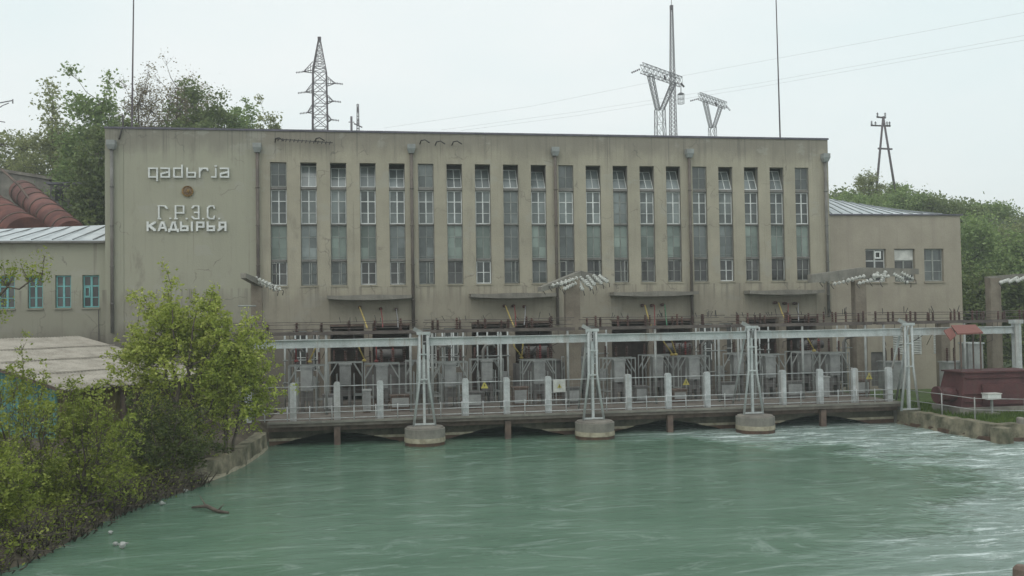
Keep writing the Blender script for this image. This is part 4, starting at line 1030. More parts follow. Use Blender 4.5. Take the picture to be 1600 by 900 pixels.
# ------------------------------------------------------------------ portals with white insulator strings
def disc_string(p, q, n=7, r=.105):
    p, q = Vector(p), Vector(q); d = (q-p); ln = d.length; s = MB(); pr = [(0,.02)]
    for k in range(n):
        a = ln*(k+.5)/n; pr += [(a-.035,.022), (a-.025,r), (a+.005,r*.8), (a+.02,.022)]
    pr.append((ln,.02)); s._lathe(p, pr, d.normalized(), 10); return s
def portal(label, Yc, col, arms, strings, zb):
    """col (px,width,top z); arms list of (p,q,w0,w1) world points; strings list of pixel pairs"""
    t = thing('insulator_portal', label, 'portal mast', (col[0], Yc, zb), 0, 'concrete portals carrying white insulator strings')
    x, w_, zt = col; s = MB(); s.box(x-w_/2, x+w_/2, Yc-w_*.35, Yc+w_*.35, zb, zt); s.build('post', M['concrete_brown'], t, world=True)
    for p, q, h0, h1 in arms:
        p, q = Vector(p), Vector(q); s = MB(); dd = (q-p).normalized(); n_ = V(-dd.y, dd.x, 0).normalized()*.16
        s.hexa([p-n_-V(0,0,h0), q-n_-V(0,0,h1), q+n_-V(0,0,h1), p+n_-V(0,0,h0), p-n_, q-n_, q+n_, p+n_])
        s.build('crossarm', M['concrete'], t, world=True)
    for a, b in strings:
        s = disc_string(a, b, 5); s.build('insulator_string', M['glass_disc'], t, world=True)
        s = MB(); bb = Vector(b); dd = (bb-Vector(a)).normalized(); s.tube([bb, bb+dd*.12, bb+V(.05,-.1,-.25)], .02, 5); s.build('clamp', M['cable_dark'], t, world=True)
# centre
Yc = -5; C0 = at(905,427,-4.6); L0 = at(846,452,-6.4); R0 = at(948,437,-3.6)
def strs(L_, Y1, Y2): return [(at(*a, Y1-.02*i), at(*b, Y2-.02*i)) for i, (a, b) in enumerate(L_)]
st_ = strs([((884,441),(850,452)), ((893,436),(860,447)), ((903,434),(874,445)), ((900,442),(880,452))], -5.1, -5.9) + strs([((906,433),(920,447)), ((917,431),(930,446)), ((927,430),(941,444)), ((936,431),(950,441)), ((903,438),(911,454)), ((915,438),(925,452))], -4.7, -5.5)
portal('concrete portal mast with white insulator strings at the centre of the hall front', Yc, (9.72,.72,7.2), [(C0+V(0,0,.12), L0+V(0,.4,.12), .5, .22), (C0+V(0,0,.12), R0+V(0,.3,.1), .5, .2)], st_, 1.0)
# right
C1 = at(1345,418,-4.2); L1 = at(1273,433,-6); R1 = at(1432,420,-3.2); 
st_ = strs([((1318,434),(1283,441)), ((1335,437),(1300,444)), ((1352,431),(1322,438)), ((1368,436),(1340,443)), ((1372,426),(1360,440)), ((1384,424),(1376,441)), ((1390,432),(1362,430)), ((1396,428),(1412,437)), ((1408,426),(1428,436)), ((1400,436),(1420,442))], -4.75, -5.3)
portal('concrete portal mast with a long row of white insulators before the right wing', -4.6, (25.3,.62,6.95), [(C1, L1+V(0,.5,.15), .62, .42), (C1, R1, .62, .3)], st_, .6)
# far right
C2 = at(1548,432,-4.2); R2 = at(1640,424,-4.8)
st_ = strs([((1577,437),(1562,442)), ((1590,434),(1576,441)), ((1604,432),(1588,440)), ((1616,430),(1600,437))], -4.9, -5.6)
portal('concrete portal mast with white insulators at the far right by the trees', -4.6, (at(1553,500,-4.6).x,.62,C2.z-.1), [(C2-V(.3,0,0), R2, .4, .3)], st_, .6)
# left
C3 = at(401,437,-4.6); L3 = at(380,427,-5.6)
st_ = strs([((398,434),(425,446)), ((403,440),(432,454)), ((412,441),(440,453))], -4.9, -5.6)
portal('concrete portal mast with white insulators behind the leafy tree on the left', -4.6, (C3.x,.5,C3.z), [(L3, C3+V(.2,0,-.05), .22, .34)], st_, 1.0)

# ------------------------------------------------------------------ pylons and masts
def lattice(s, base_pts, top_pts, n, w_=.06, wb=.035):
    b = [Vector(p) for p in base_pts]; t_ = [Vector(p) for p in top_pts]; k = len(b)
    for p, q in zip(b, t_): s.bar(p, q, w_)
    for i in range(n):
        a = [p.lerp(q, i/n) for p, q in zip(b, t_)]; c = [p.lerp(q, (i+1)/n) for p, q in zip(b, t_)]
        for j in range(k):
            j2 = (j+1) % k; s.bar(a[j], c[j2], wb); s.bar(a[j2], c[j], wb)
            s.bar(c[j], c[j2], wb)
def sqr(c, h, z=None): c = Vector(c); return [c+V(-h,-h,0), c+V(h,-h,0), c+V(h,h,0), c+V(-h,h,0)]
# tall six-arm pylon
PY = 60; u = .081
top = at(499,58,PY); x0 = top.x; hz = gz(x0, PY)
t = thing('pylon', 'tall dark lattice pylon with six arms behind the hall roof', 'pylon', (x0,PY,hz))
s = MB(); z1 = at(499,110,PY).z; lattice(s, sqr((x0,PY,hz),1.1), sqr((x0,PY,z1),.78), 16, .13, .06); s.build('tower_body', M['pylon'], t, world=True)
s = MB(); lattice(s, sqr((x0,PY,z1),.78), sqr((x0,PY,top.z-.3),.12), 6, .11, .05); s.box(x0-.2,x0+.2,PY-.2,PY+.2,top.z-.3,top.z); s.build('tower_peak', M['pylon'], t, world=True)
for (lx, ly), (rx, ry) in (((462,112),(536,130)), ((465,144),(533,158)), ((468,176),(530,187))):
    for ex, ey in ((lx, ly), (rx, ry)):
        sgn = -1 if ex < 499 else 1; e = at(ex+(-sgn)*12, ey, PY); a0 = V(x0+sgn*.75, PY, e.z-(.25 if sgn > 0 else -.05)); s = MB()
        for dy in (-.7,.7): s.bar(a0+V(0,dy,0), e, .08); s.bar(a0+V(0,dy,1.0), e, .06)
        for k in (1,2,3): q = k/4; s.bar((a0+V(0,-.7,0)).lerp(e,q), (a0+V(0,.7,0)).lerp(e,q), .05); s.bar((a0+V(0,-.7,0)).lerp(e,q), (a0+V(0,-.7,1.0)).lerp(e,q), .05)
        s.build('arm', M['pylon'], t, world=True)
        s = disc_string(e, at(ex, ey+1.5, PY-.3), 5, .13); s.build('insulator_string', M['pylon'], t, world=True)
# small far pylon and pole
p = at(559,163,110); hz = gz(p.x,110)
t = thing('pylon', 'small distant thin lattice pylon right of the tall one', 'pylon', (p.x,110,hz))
s = MB(); lattice(s, sqr((p.x,110,hz),.6), sqr((p.x,110,p.z),.12), 14, .16, .08); s.build('tower_body', M['pylon'], t, world=True)
s = MB(); e1, e2 = at(553,193,110), at(566,199,110); s.bar(e1, e2, .2, .2); s.build('arm', M['pylon'], t, world=True)
p = at(549,182,110); t = thing('pole', 'short dark distant pole beside the small pylon', 'pole', (p.x,110,gz(p.x,110)))
s = MB(); s.tube([(p.x,110,gz(p.x,110)), tuple(p)], .2, 8); s.bar(p+V(-.5,0,-1), p+V(.5,0,-1), .12); s.build('shaft', M['pylon'], t, world=True)

def yframe(label, beamL, beamR, jn, botz_px, Y, sc_, strs):
    a, b = at(*beamL, Y), at(*beamR, Y+4); j = at(*jn, Y+1); hz = gz(j.x, Y)
    t = thing('pylon', label, 'pylon', (j.x, Y, hz))
    hh = .55*sc_; s = MB()
    up, sd_ = V(0,0,hh), V(.0,hh,0)
    lattice(s, [a-up-sd_, a-up+sd_, a+up+sd_, a+up-sd_], [b-up-sd_, b-up+sd_, b+up+sd_, b+up-sd_], 9, .07*sc_, .035*sc_); s.build('crossbeam', M['pylon_lt'], t, world=True)
    al, br = a.lerp(b,.22), a.lerp(b,.80)
    for q in (al, br):
        s = MB(); dx = .38*sc_*(1 if q is al else -1)
        lattice(s, sqr(j+V(-dx*.7,0,0), .25*sc_), sqr(q-V(0,0,hh), .33*sc_), 8, .075*sc_, .035*sc_); s.build('fork_leg', M['pylon_lt'], t, world=True)
    s = MB(); lattice(s, sqr((j.x,Y+1,hz), .75*sc_), sqr(j+V(0,0,.1), .55*sc_), 8, .08*sc_, .038*sc_); s.build('tower_body', M['pylon_lt'], t, world=True)
    for p, q in strs:
        s = disc_string(at(*p, Y), at(*q, Y-.5), 5, .14); s.build('insulator_string', M['pylon'], t, world=True)
yframe('pale lattice Y shaped pylon left of the tall slim mast', (1002,106), (1064,128), (1031,172), 210, 62, 1.0, [((1000,108),(986,114)), ((1038,118),(1040,125)), ((1064,130),(1069,136))])
yframe('smaller pale lattice Y shaped pylon right of the tall slim mast', (1092,150), (1134,165), (1113,200), 210, 80, .85, [((1092,154),(1078,158)), ((1118,160),(1120,166)), ((1134,165),(1141,173))])
p = at(1049,4,70); hz = gz(p.x,70); t = thing('lattice_mast', 'very tall slim lattice mast between the two Y pylons', 'mast', (p.x,70,hz))
q = at(1053,210,70); s = MB(); lattice(s, sqr((q.x,70,hz),.5), sqr((q.x-.1,70,q.z),.42), 14, .075, .035); lattice(s, sqr((q.x-.1,70,q.z),.42), sqr((p.x,70,p.z-1),.16), 30, .065, .03); s.build('mast_body', M['pylon'], t, world=True)
s = MB(); s.box(p.x-.2,p.x+.2,69.8,70.2,p.z-1,p.z-.4); s.tube([(p.x,70,p.z-.5),(p.x,70,p.z+.8)], .04, 5); s.build('mast_tip', M['pylon'], t, world=True)
p = at(1064,133,62); t = thing('line_trap', 'cylindrical cage hanging from the end of the left Y pylon', 'line trap', (p.x,62,p.z))
s = MB(); s.tube([p, at(1064,146,62)], .05, 6); s.build('hanger', M['pylon'], t, world=True)
c0, c1 = at(1064,147,62), at(1064,162,62); s = MB()
for k in range(10):
    a = 2*math.pi*k/10; d = V(math.cos(a),math.sin(a),0)*.42; s.bar(c0+d, c1+d, .05)
for q in (c0, c1, c0.lerp(c1,.5)): s.tube([q+V(math.cos(a_),math.sin(a_),0)*.42 for a_ in [2*math.pi*k/12 for k in range(13)]], .03, 5)
s.tube([c0, c0+V(0,0,.25)], [.42,.06], 10); s.build('cage', M['pylon_lt'], t, world=True)
# A-frame pole on the hill
a = at(1380,182,50); b1, b2 = at(1369,300,50), at(1399,300,50)
hz = 18.0
t = thing('wooden_pole', 'A shaped wooden power pole on the green hill at right', 'pole', (a.x,50,gz(a.x,50)))
for b in (b1, b2):
    d = (b-a); q = a + d*1.35; s = MB(); s.tube([q, a], [.16,.12], 8); s.build('leg', M['pylon'], t, world=True)
s = MB(); s.bar(at(1361,196,50), at(1391,197,50), .16, .16); s.bar(at(1370,183,50), at(1384,184,50), .16, .16); s.build('crossarm', M['pylon'], t, world=True)
s = MB(); s.bar(at(1372,232,50), at(1394,233,50), .18, .18); s.build('brace', M['pylon'], t, world=True)
for px, py in ((1362,194), (1368,195), (1386,195), (1390,195), (1371,181), (1383,181)):
    s = MB(); q = at(px, py, 49.9); post_ins(s, q.x, q.y, q.z-.1, .45, .16, 3); s.build('insulator', M['pylon'], t, world=True)
# far left lamp/antenna arm
a = at(20,157,30); t = thing('antenna_pole', 'thin pale metal arm and pole at the left edge above the trees', 'pole', (at(-14,300,30).x,30,gz(-30,30)))
s = MB(); q = at(-14,170,30); s.tube([(q.x,30,gz(-30,30)), tuple(q), tuple(at(-8,166,30))], .07, 6); s.build('pole', M['pylon_lt'], t, world=True)
s = MB(); s.tube([at(-12,176,30), at(4,165,30), at(14,161,30)], .04, 5); s.tube([at(-12,163,30), a], .05, 5); s.tube([a+V(0,0,.1), a-V(0,0,.25)], .05, 5); s.tube([at(-12,188,30), at(8,191,30)], .04, 5); s.build('arm', M['pylon_lt'], t, world=True)
# rods on the roof
for (px, pt, pb, ll) in ((209,-20,200,'thin dark rod mast on the left end of the hall roof'), (1213,-20,216,'thin grey rod mast on the right end of the hall roof')):
    a, b = at(px-(1 if px > 800 else 0), pt, 1.2), at(px+(6 if px > 800 else -3), pb, 1.2)
    t = thing('rod_mast', ll, 'mast', (b.x,1.2,14.8), 0, 'rod masts on the hall roof')
    s = MB(); s.tube([(b.x,1.2,14.8), tuple(b), tuple(a), tuple(a+(a-b)*.2)], [.055,.05,.03,.02], 6); s.build('rod', M['pylon'], t, world=True)
    s = MB(); s.box(b.x-.15,b.x+.15,1.05,1.35,14.8,14.95); s.build('foot', M['pipe_grey'], t, world=True)
p = at(192,183,.2); t = thing('bent_pipe', 'short bent dark pipe at the left corner of the hall roof', 'pipe', tuple(p))
s = MB(); s.tube([at(186,218,-.1), at(190,203,-.1), at(192,196,.1), at(192,180,.1)], .045, 6); s.build('pipe', M['cable_dark'], t, world=True)
# power lines
for k, (pts, l_) in enumerate((([(600,200,70),(830,166,66),(1069,118,62),(1450,48,40),(1640,12,30)],'uppermost thin power line crossing the sky over the hall roof'),
              ([(690,203,75),(900,175,70),(1180,131,60),(1500,74,40),(1640,48,30)],'middle thin power line crossing the sky over the hall roof'),
              ([(720,204,75),(900,181,70),(1180,137,60),(1500,80,40),(1640,56,30)],'lowest thin power line crossing the sky over the hall roof'))):
    ps = [at(*q) for q in pts]; 
    out = []
    for a, b in zip(ps, ps[1:]):
        for q in range(6): out.append(a.lerp(b, q/6))
    out.append(ps[-1]); s = MB(); s.tube(out, .010, 5); o = s.build('power_line', M['cable']); tag(o, l_, 'power line', 'thin power lines in the sky')

# ------------------------------------------------------------------ penstocks and head works behind the left wing
def penstock(a, b, r_, label, opening=True):
    a, b = Vector(a), Vector(b); t = thing('penstock', label, 'pipe', tuple(b), 0, 'large red pipes behind the left wing'); d = (b-a)
    s = MB(); s.tube([a, b], r_, 28); s.build('pipe', M['penstock'], t, world=True)
    n_ = int(d.length/2.9)
    for k in range(n_+1):
        p = a + d*((k+.5)/(n_+1)); dn = d.normalized(); s = MB(); s.tube([p-dn*.07, p+dn*.07], r_+.06, 28); s.build('flange_ring', M['rust'], t, world=True)
penstock(at(-75,290,27), at(42,372,12), 1.35, 'leftmost big orange brown pipe sloping down behind the left wing roof')
penstock(at(35,300,27), at(112,368,12), .95, 'red pipe sloping down right of the larger orange brown pipe')
penstock(at(-60,350,18), at(0,385,10), 1.0, 'short orange pipe section at the lower left corner behind the left wing roof')
t = thing('valve_house', 'pale concrete block house above the red pipes', 'building', (at(45,300,31).x,32,12))
a, b = at(0,262,30), at(78,330,30)
s = MB(); s.hexa([(a.x-3,30,b.z-4), (b.x,30,b.z-4), (b.x,36,b.z-4), (a.x-3,36,b.z-4), (a.x-3,30,a.z+.2), (b.x,30,a.z-1.0), (b.x,36,a.z-1.0), (a.x-3,36,a.z+.2)]); s.build('wall', M['concrete'], t, world=True)
s = MB(); s.hexa([(a.x-3.2,29.8,a.z+.202), (b.x+.2,29.8,a.z-.998), (b.x+.2,36.2,a.z-.998), (a.x-3.2,36.2,a.z+.202), (a.x-3.2,29.8,a.z+.45), (b.x+.2,29.8,a.z-.75), (b.x+.2,36.2,a.z-.75), (a.x-3.2,36.2,a.z+.45)]); s.build('roof_slab', M['deck'], t, world=True)
t = thing('small_shed', 'small dark green shed with a window between the pipes and trees', 'shed', (at(95,300,27).x,27,10))
a, b = at(78,288,27), at(104,345,27)
s = MB(); s.box(a.x,b.x+1,27,30,b.z-3,a.z); s.build('wall', M['tank_dark'], t, world=True); s = MB(); s.box(a.x-.2,b.x+1.2,26.8,30.2,a.z+.002,a.z+.15); s.build('roof', M['coping'], t, world=True)
s = MB(); s.box(a.x+.4,a.x+.95,26.95,26.99,a.z-1.3,a.z-.4); s.build('window', M['black'], t, world=True)
s = MB(); s.tube([at(2,264,24), at(30,290,22), at(52,320,20), at(78,346,15)], .09, 8); tag(s.build('steel_cable', M['rust']), 'rusty thin pipe running diagonally above the red pipes', 'pipe')

# ------------------------------------------------------------------ left shed with corrugated roof
A = V(-11.46,-12.6,3.0); e_ = V(.637,.771,0); n_ = V(-.771,.637,0); SL = .165
def sp(k, d, dz=0): return A + e_*k + n_*d + V(0,0,d*SL+dz)
shed = thing('lean_to_shed', 'old shed with a weathered corrugated sheet roof and turquoise boards', 'shed', tuple(sp(3,4).xy)+(.6,))
s = MB(); nk = 220; nd = 6; KL, DL = 7.4, 10.2; grid = []
rs = random.Random(5)
for i in range(nk+1):
    k = KL*i/nk - .15; wv_ = .028*math.sin(2*math.pi*k/.13*.85)
    for j in range(nd+1):
        row = int(j/2); grid.append(sp(k, -.3+(DL+.3)*j/nd, wv_+.012*math.sin(k*2+j)))
s.v = [tuple(q) for q in grid] + [tuple(q-V(0,0,.03)) for q in grid]; m_ = nd+1; N = len(grid)
for i in range(nk):
    for j in range(nd):
        a = i*m_+j; s.f += [(a,a+m_,a+m_+1,a+1), (N+a,N+a+1,N+a+m_+1,N+a+m_)]; s.sm += [True, True]
for i in range(nk):
    a = i*m_; s.f.append((a, N+a, N+a+m_, a+m_)); s.sm.append(False)
for j in range(nd): s.f += [(j, j+1, N+j+1, N+j)]; s.sm.append(False)
rf = s.build('roof', M['asbestos'], shed, world=True)
s = MB()
for d in (2.4, 4.9, 7.4):   # overlaps between courses of sheets
    s.bar(sp(-.2,d,.05), sp(KL-.1,d,.05), .10, .03, up=(0,0,1))
s.build('sheet_overlap', M['asbestos'], rf).location = -base(shed)
s = MB(); s.bar(sp(-.1,.0,-.12), sp(KL,.0,-.12), .1, .14); s.bar(sp(0,0,-.12), sp(0,DL,-.12), .08, .14); s.build('eaves_board', M['wood'], shed, world=True)
for k in (.15, 2.6, 5.2, 7.0):
    p = sp(k,.15); s = MB(); s.bar((p.x,p.y,.3), (p.x,p.y,p.z-.15), .12); s.build('post', M['wood'], shed, world=True)
def wallq(k0, d0, k1, d1, zb, m, nm, ztop=None, th=.06):
    p, q = sp(k0, d0, -.2), sp(k1, d1, -.2); s = MB(); dd = (q-p); dd.z = 0; dd.normalize(); o = V(-dd.y,dd.x,0)*th
    pz, qz = (p.z, q.z) if ztop is None else (ztop, ztop)
    s.hexa([V(p.x,p.y,zb), V(q.x,q.y,zb), V(q.x,q.y,zb)+o, V(p.x,p.y,zb)+o, V(p.x,p.y,pz), V(q.x,q.y,qz), V(q.x,q.y,qz)+o, V(p.x,p.y,pz)+o])
    L_ = math.hypot(q.x-p.x, q.y-p.y); n2 = int(L_/.22)
    for i in range(n2):
        r_ = (i+.5)/n2; b = p.lerp(q, r_); zt = (p.z+(q.z-p.z)*r_) if ztop is None else ztop; s.bar(V(b.x,b.y,zb+.02)-o*.2, V(b.x,b.y,zt-.02)-o*.2, .03, .03)
    return s.build(nm, m, shed, world=True)
wallq(.3, 10, .3, .9, .3, M['turq'], 'turquoise_wall'); wallq(.3, .9, 2.3, .9, .3, M['ochre'], 'ochre_wall'); wallq(2.3, .9, 7.0, .9, .3, M['wood'], 'rear_wall')
wallq(2.0, .35, 2.6, .35, .3, M['ochre'], 'ochre_board')
# small picket fence
t = thing('picket_fence', 'low green board fence with white pickets behind the shed post', 'fence', (-8.2,-6.2,.6))
a, b = at(180,676,-5.5), at(246,676,-5.5)
s = MB(); s.box(a.x-.4, b.x+1, -5.45, -5.40, .5, 1.5); s.build('green_board', M['turq'], t, world=True)
x = a.x-.3
while x < b.x+.9:
    s = MB(); s.prism([(x-.045,.55), (x+.045,.55), (x+.045,1.08), (x,1.15), (x-.045,1.08)], -5.50, -5.47); s.build('picket', M['letter'], t, world=True); x += .17
# white ladder-like rack behind the tree
t = thing('pipe_rack', 'pale metal pipe rack partly hidden by the leafy tree', 'pipe rack', (-5.6,-6.5,1))
for px in (383, 396):
    p = at(px, 600, -6.5); s = MB(); s.tube([(p.x,-6.5,.7), (p.x,-6.5,5.6)], .05, 8); s.build('upright', M['steel2'], t, world=True)
for p, q in [((372,478),(400,478)), ((378,500),(388,520)), ((286,552),(405,553))] + [((380,py),(398,py)) for py in (560, 590, 620, 650)]:
    s = MB(); s.tube([at(*p,-6.5), at(*q,-6.5)], .035, 6); s.build('crossbar', M['steel2'], t, world=True)

# ------------------------------------------------------------------ trees
def rot_leaves(cent, size, rg, droop=.0, aspect=.55):
    n = len(cent); d = rg.normal(size=(n,3)); d[:,2] = d[:,2]*.7 - droop; d /= np.linalg.norm(d, axis=1)[:,None]
    u_ = rg.normal(size=(n,3)); u_ -= (u_*d).sum(1)[:,None]*d; u_ /= np.linalg.norm(u_, axis=1)[:,None]
    sz = size*rg.uniform(.45,1.5,n)[:,None]; a = d*sz; b = u_*sz*aspect
    return np.stack([cent, cent+a*.5+b*.5, cent+a, cent+a*.5-b*.5], 1)
def tree(name, label, cat, b, height, rx, ry, seed, leaf, n_leaves, lm, clusters=90, csig=.5, trunk_r=.18, low=.3, stems=1, group=None, tuft=False, gap=.0, bark='bark', lean=(0,0), shape=1.0, shoots=0):
    b = Vector(b); rg = np.random.RandomState(seed); rd = random.Random(seed)
    t = thing(name, label, cat, tuple(b), 0, group); ends = []
    # cluster centres inside an uneven crown
    cc = []; tries = 0; cz = height*(1+low)/2; hz_ = height*(1-low)/2
    ph = [rd.uniform(0, 6.28) for _ in range(6)]
    while len(cc) < clusters and tries < 20000:
        tries += 1
        d = rg.normal(size=3); d /= np.linalg.norm(d); r_ = rg.uniform(.15,1)**.45
        th = math.atan2(d[1], d[0]); bump_ = 1 + .16*math.sin(3*th+ph[0]+d[2]*2) + .12*math.sin(5*th+ph[1]-d[2]*4) + .1*math.sin(7*d[2]+ph[2])
        r_ *= bump_
        z = cz + d[2]*r_*hz_; taper = shape if z > cz else 1
        p = Vector((d[0]*r_*rx*taper + lean[0]*z/height, d[1]*r_*ry*taper + lean[1]*z/height, z))
        if gap and mn.noise(Vector((p.x/rx*1.9+seed, p.y/ry*1.9, p.z/hz_*1.6))) < gap-.25: continue
        if p.z < height*low*.8: continue
        cc.append(p)
    # limbs
    s = MB(); limbs = []
    for q in range(stems):
        a0 = 2*math.pi*q/max(1,stems)+rd.random(); off = V(math.cos(a0),math.sin(a0),0)*(.0 if stems == 1 else rx*.12)
        topp = V(lean[0]*.8,lean[1]*.8,height*.86) + (V(math.cos(a0),math.sin(a0),0)*rx*.45 if stems > 1 else V(0,0,0))
        pts = []; n2 = 9
        for i in range(n2):
            f = i/(n2-1); pts.append(off.lerp(topp, f) + V(rd.uniform(-1,1),rd.uniform(-1,1),0)*.03*height*math.sin(f*3.1) + V(lean[0],lean[1],0)*0)
        rr = [trunk_r*(1-.85*i/(n2-1)) for i in range(n2)]; pts[0] = off-V(0,0,.5)
        s.tube(pts, rr, 8); limbs += [(p, r_) for p, r_ in zip(pts[2:], rr[2:])]
    mains = rd.sample(cc, min(len(cc), 14))
    for c in mains:
        cand = [(p, r_) for p, r_ in limbs if p.z < c.z-.12*height*0] or limbs
        p, r_ = min(cand, key=lambda q: (q[0]-c).length + max(0, q[0].z-c.z+.15*height)*3)
        mid = p.lerp(c, .5)+V(rd.uniform(-.1,.1)*rx, rd.uniform(-.1,.1)*rx, -.03*height); pts = [p, p.lerp(mid,.5)+V(0,0,.0), mid, mid.lerp(c,.5)+V(0,0,.02*height), c]
        r0_ = min(r_*.7, trunk_r*.5); s.tube(pts, [r0_, r0_*.8, r0_*.6, r0_*.42, r0_*.22], 6); limbs += [(q, r0_*.5) for q in pts[1:]]
    tw = []
    for c in cc:
        p, r_ = min(limbs, key=lambda q: (q[0]-c).length + max(0, q[0].z-c.z)*1.2)
        if (p-c).length > .05:
            mid = p.lerp(c,.5)+V(0,0,-.02*height); s.tube([p, mid, c+V(0,0,csig*.4)], [max(.012,trunk_r*.14), max(.009,trunk_r*.09), .005], 4, cap=False); tw.append((p, c))
            for q in range(3):
                e2 = c + V(rd.gauss(0,csig), rd.gauss(0,csig), abs(rd.gauss(0,csig))); s.tube([mid.lerp(c,.6), e2], [max(.008,trunk_r*.05), .004], 3, cap=False); tw.append((c, e2))
    if shoots:
        s2 = s
        for q in range(shoots):
            c = rd.choice([v for v in cc if v.z > height*.45]); e2 = c + V(rd.gauss(0,.15)+(.12 if c.x > 0 else -.12), rd.gauss(0,.15), rd.uniform(.35,.95)); s2.tube([c, c.lerp(e2,.5)+V(.02,0,.03), e2], [.012,.008,.004], 4, cap=False)
            for f in (.55,.8,1.0): ends.append(c.lerp(e2, f))
    s.build('trunk', M[bark], t)
    per = max(1, n_leaves//max(1,len(cc))); C = []
    for c in cc:
        sg = csig*rd.uniform(.6,1.35); k = int(per*rd.uniform(.5,1.4))
        if tuft:
            nt_ = max(2, k//16); tips = rg.normal(0, 1, (nt_,3))*sg*np.array([1,1,1.05]) + np.array(c)
            C.append(np.repeat(tips, 16, axis=0) + rg.normal(0, leaf*.55, (nt_*16,3)))
        else: C.append(rg.normal(0, 1, (k,3))*sg*np.array([1,1,.8]) + np.array(c))
    for p, c in tw[::2]:
        k = 10; f = rg.uniform(.3,1,k)[:,None]; C.append(np.array(p)*(1-f)+np.array(c)*f + rg.normal(0,.04+leaf*.5,(k,3)))
    for e2 in ends: C.append(np.array(e2) + rg.normal(0, leaf*.6, (13,3)))
    C = np.concatenate(C); quads_mesh('crown', rot_leaves(C, leaf, rg), lm, t)
    return t

# trees on the hillside behind the left wing, left to right
def btree(px, pyt, Y, rpx, seed, kind, label, low=.25, n=7000, gap=.2, cl=90):
    n = int(n*1.9); cl = int(cl*1.5); gap *= .6
    top = at(px, pyt, Y); g_ = gz(top.x, Y); h_ = top.z-g_; depth = (Y+48); r_ = rpx/F*depth
    lm = {'f': M['leaf_far'], 'b': M['leaf_bud'], 'm': M['leaf_mid'], 'd': M['leaf_dark']}[kind]
    tree('hill_tree', label, 'tree', (top.x, Y, g_), h_, r_, r_*.9, seed, .30 if kind != 'b' else .17, n, lm, clusters=int(cl*1.3), csig=r_*.125, trunk_r=.34 if kind == 'b' else .26, low=low, group='trees behind the station', gap=gap, shape=.8)
btree(-5,195,42,75,1,'f','loose pale tree at the left edge above the valve house', .2, 5000)
btree(88,150,38,62,2,'f','airy tree with open branches left of the tallest green crown', .15, 5200, .25)
btree(150,118,30,62,3,'m','fuller green tree just left of the hall roof corner', .1, 11000, .1, 120)
btree(150,235,24,48,14,'d','dark dense lower tree between the red pipes and the hall', .02, 11000, 0, 110)
btree(60,225,36,60,15,'f','pale open tree behind the valve house', .1, 4500, .15)
btree(215,108,34,60,4,'b','bare brownish budding tree behind the left rod mast', .15, 5500, .2, 130)
btree(278,84,36,80,5,'b','tall twiggy brownish tree above the lettering', .15, 11000, .05, 200)
btree(305,128,30,66,6,'d','dark rounded tree behind the hall roof above the lettering', .1, 9000, .05, 110)
btree(352,130,34,48,7,'m','green tree at the right end of the left tree group', .1, 6500, .1)
btree(425,178,40,38,8,'f','small sprouting tree barely rising above the roof', .1, 2600, .2)
btree(385,165,42,30,9,'m','low green tree between the tall group and the small sprouting one', .1, 2500, .1)
btree(185,190,26,60,16,'d','dense dark tree close behind the left corner of the hall', .05, 8000, 0, 100)
# right hillside
def rtree(px, pyt, Y, rpx, seed, kind, label, low=.02, n=9000, gap=0, cl=110, leaf=.28):
    top = at(px, pyt, Y); g_ = gz(top.x, Y); h_ = top.z-g_; r_ = rpx/F*(Y+48)
    lm = {'f': M['leaf_far'], 'm': M['leaf_mid'], 'd': M['leaf_dark']}[kind]
    tree('bushy_tree', label, 'tree', (top.x, Y, g_), h_, r_, r_*.8, seed, leaf, n, lm, clusters=cl, csig=max(.3,r_*.14), trunk_r=.16, low=low, group='bushy trees on the right hillside', gap=gap, shape=.9)
rtree(1358,266,50,32,21,'f','feathery pale bush left of the A shaped pole on the hill', 0, 3500, .1, 70, .22)
rtree(1395,285,51,22,22,'m','small bush right of the A shaped pole on the hill', 0, 2200, .1, 50, .22)
rtree(1455,312,46,60,23,'d','dark rounded bush on the skyline above the right wing', 0, 6000)
rtree(1520,345,26,70,24,'m','big bright green bush right behind the right wing corner', 0, 15000, 0, 150)
rtree(1585,365,22,62,25,'m','green bush at the right edge of the picture, halfway up', 0, 12000, 0, 130)
rtree(1640,345,24,60,26,'f','pale tree half outside the right edge', 0, 8000)
rtree(1530,415,10,50,27,'d','dark shrub just right of the right wing wall', 0, 9000)
rtree(1588,420,9,48,28,'d','dark shrub behind the far right portal mast', 0, 9000)
rtree(1500,330,44,48,29,'d','dark bush on the skyline right of the hall', 0, 5000)
rtree(1548,322,50,40,30,'m','round bush near the top of the hill slope at right', 0, 4500)
rtree(1340,305,44,60,31,'m','broad green bush behind the sloping zinc roof', 0, 6000)
rtree(1410,300,47,50,32,'m','low green bush on the hill right of the pole', 0, 5000)
rtree(1590,352,40,44,33,'f','pale bush low on the hill slope at the right edge', 0, 4500)
rtree(1470,375,14,40,34,'d','dark tree hidden mostly behind the right wing roof', 0, 4000)

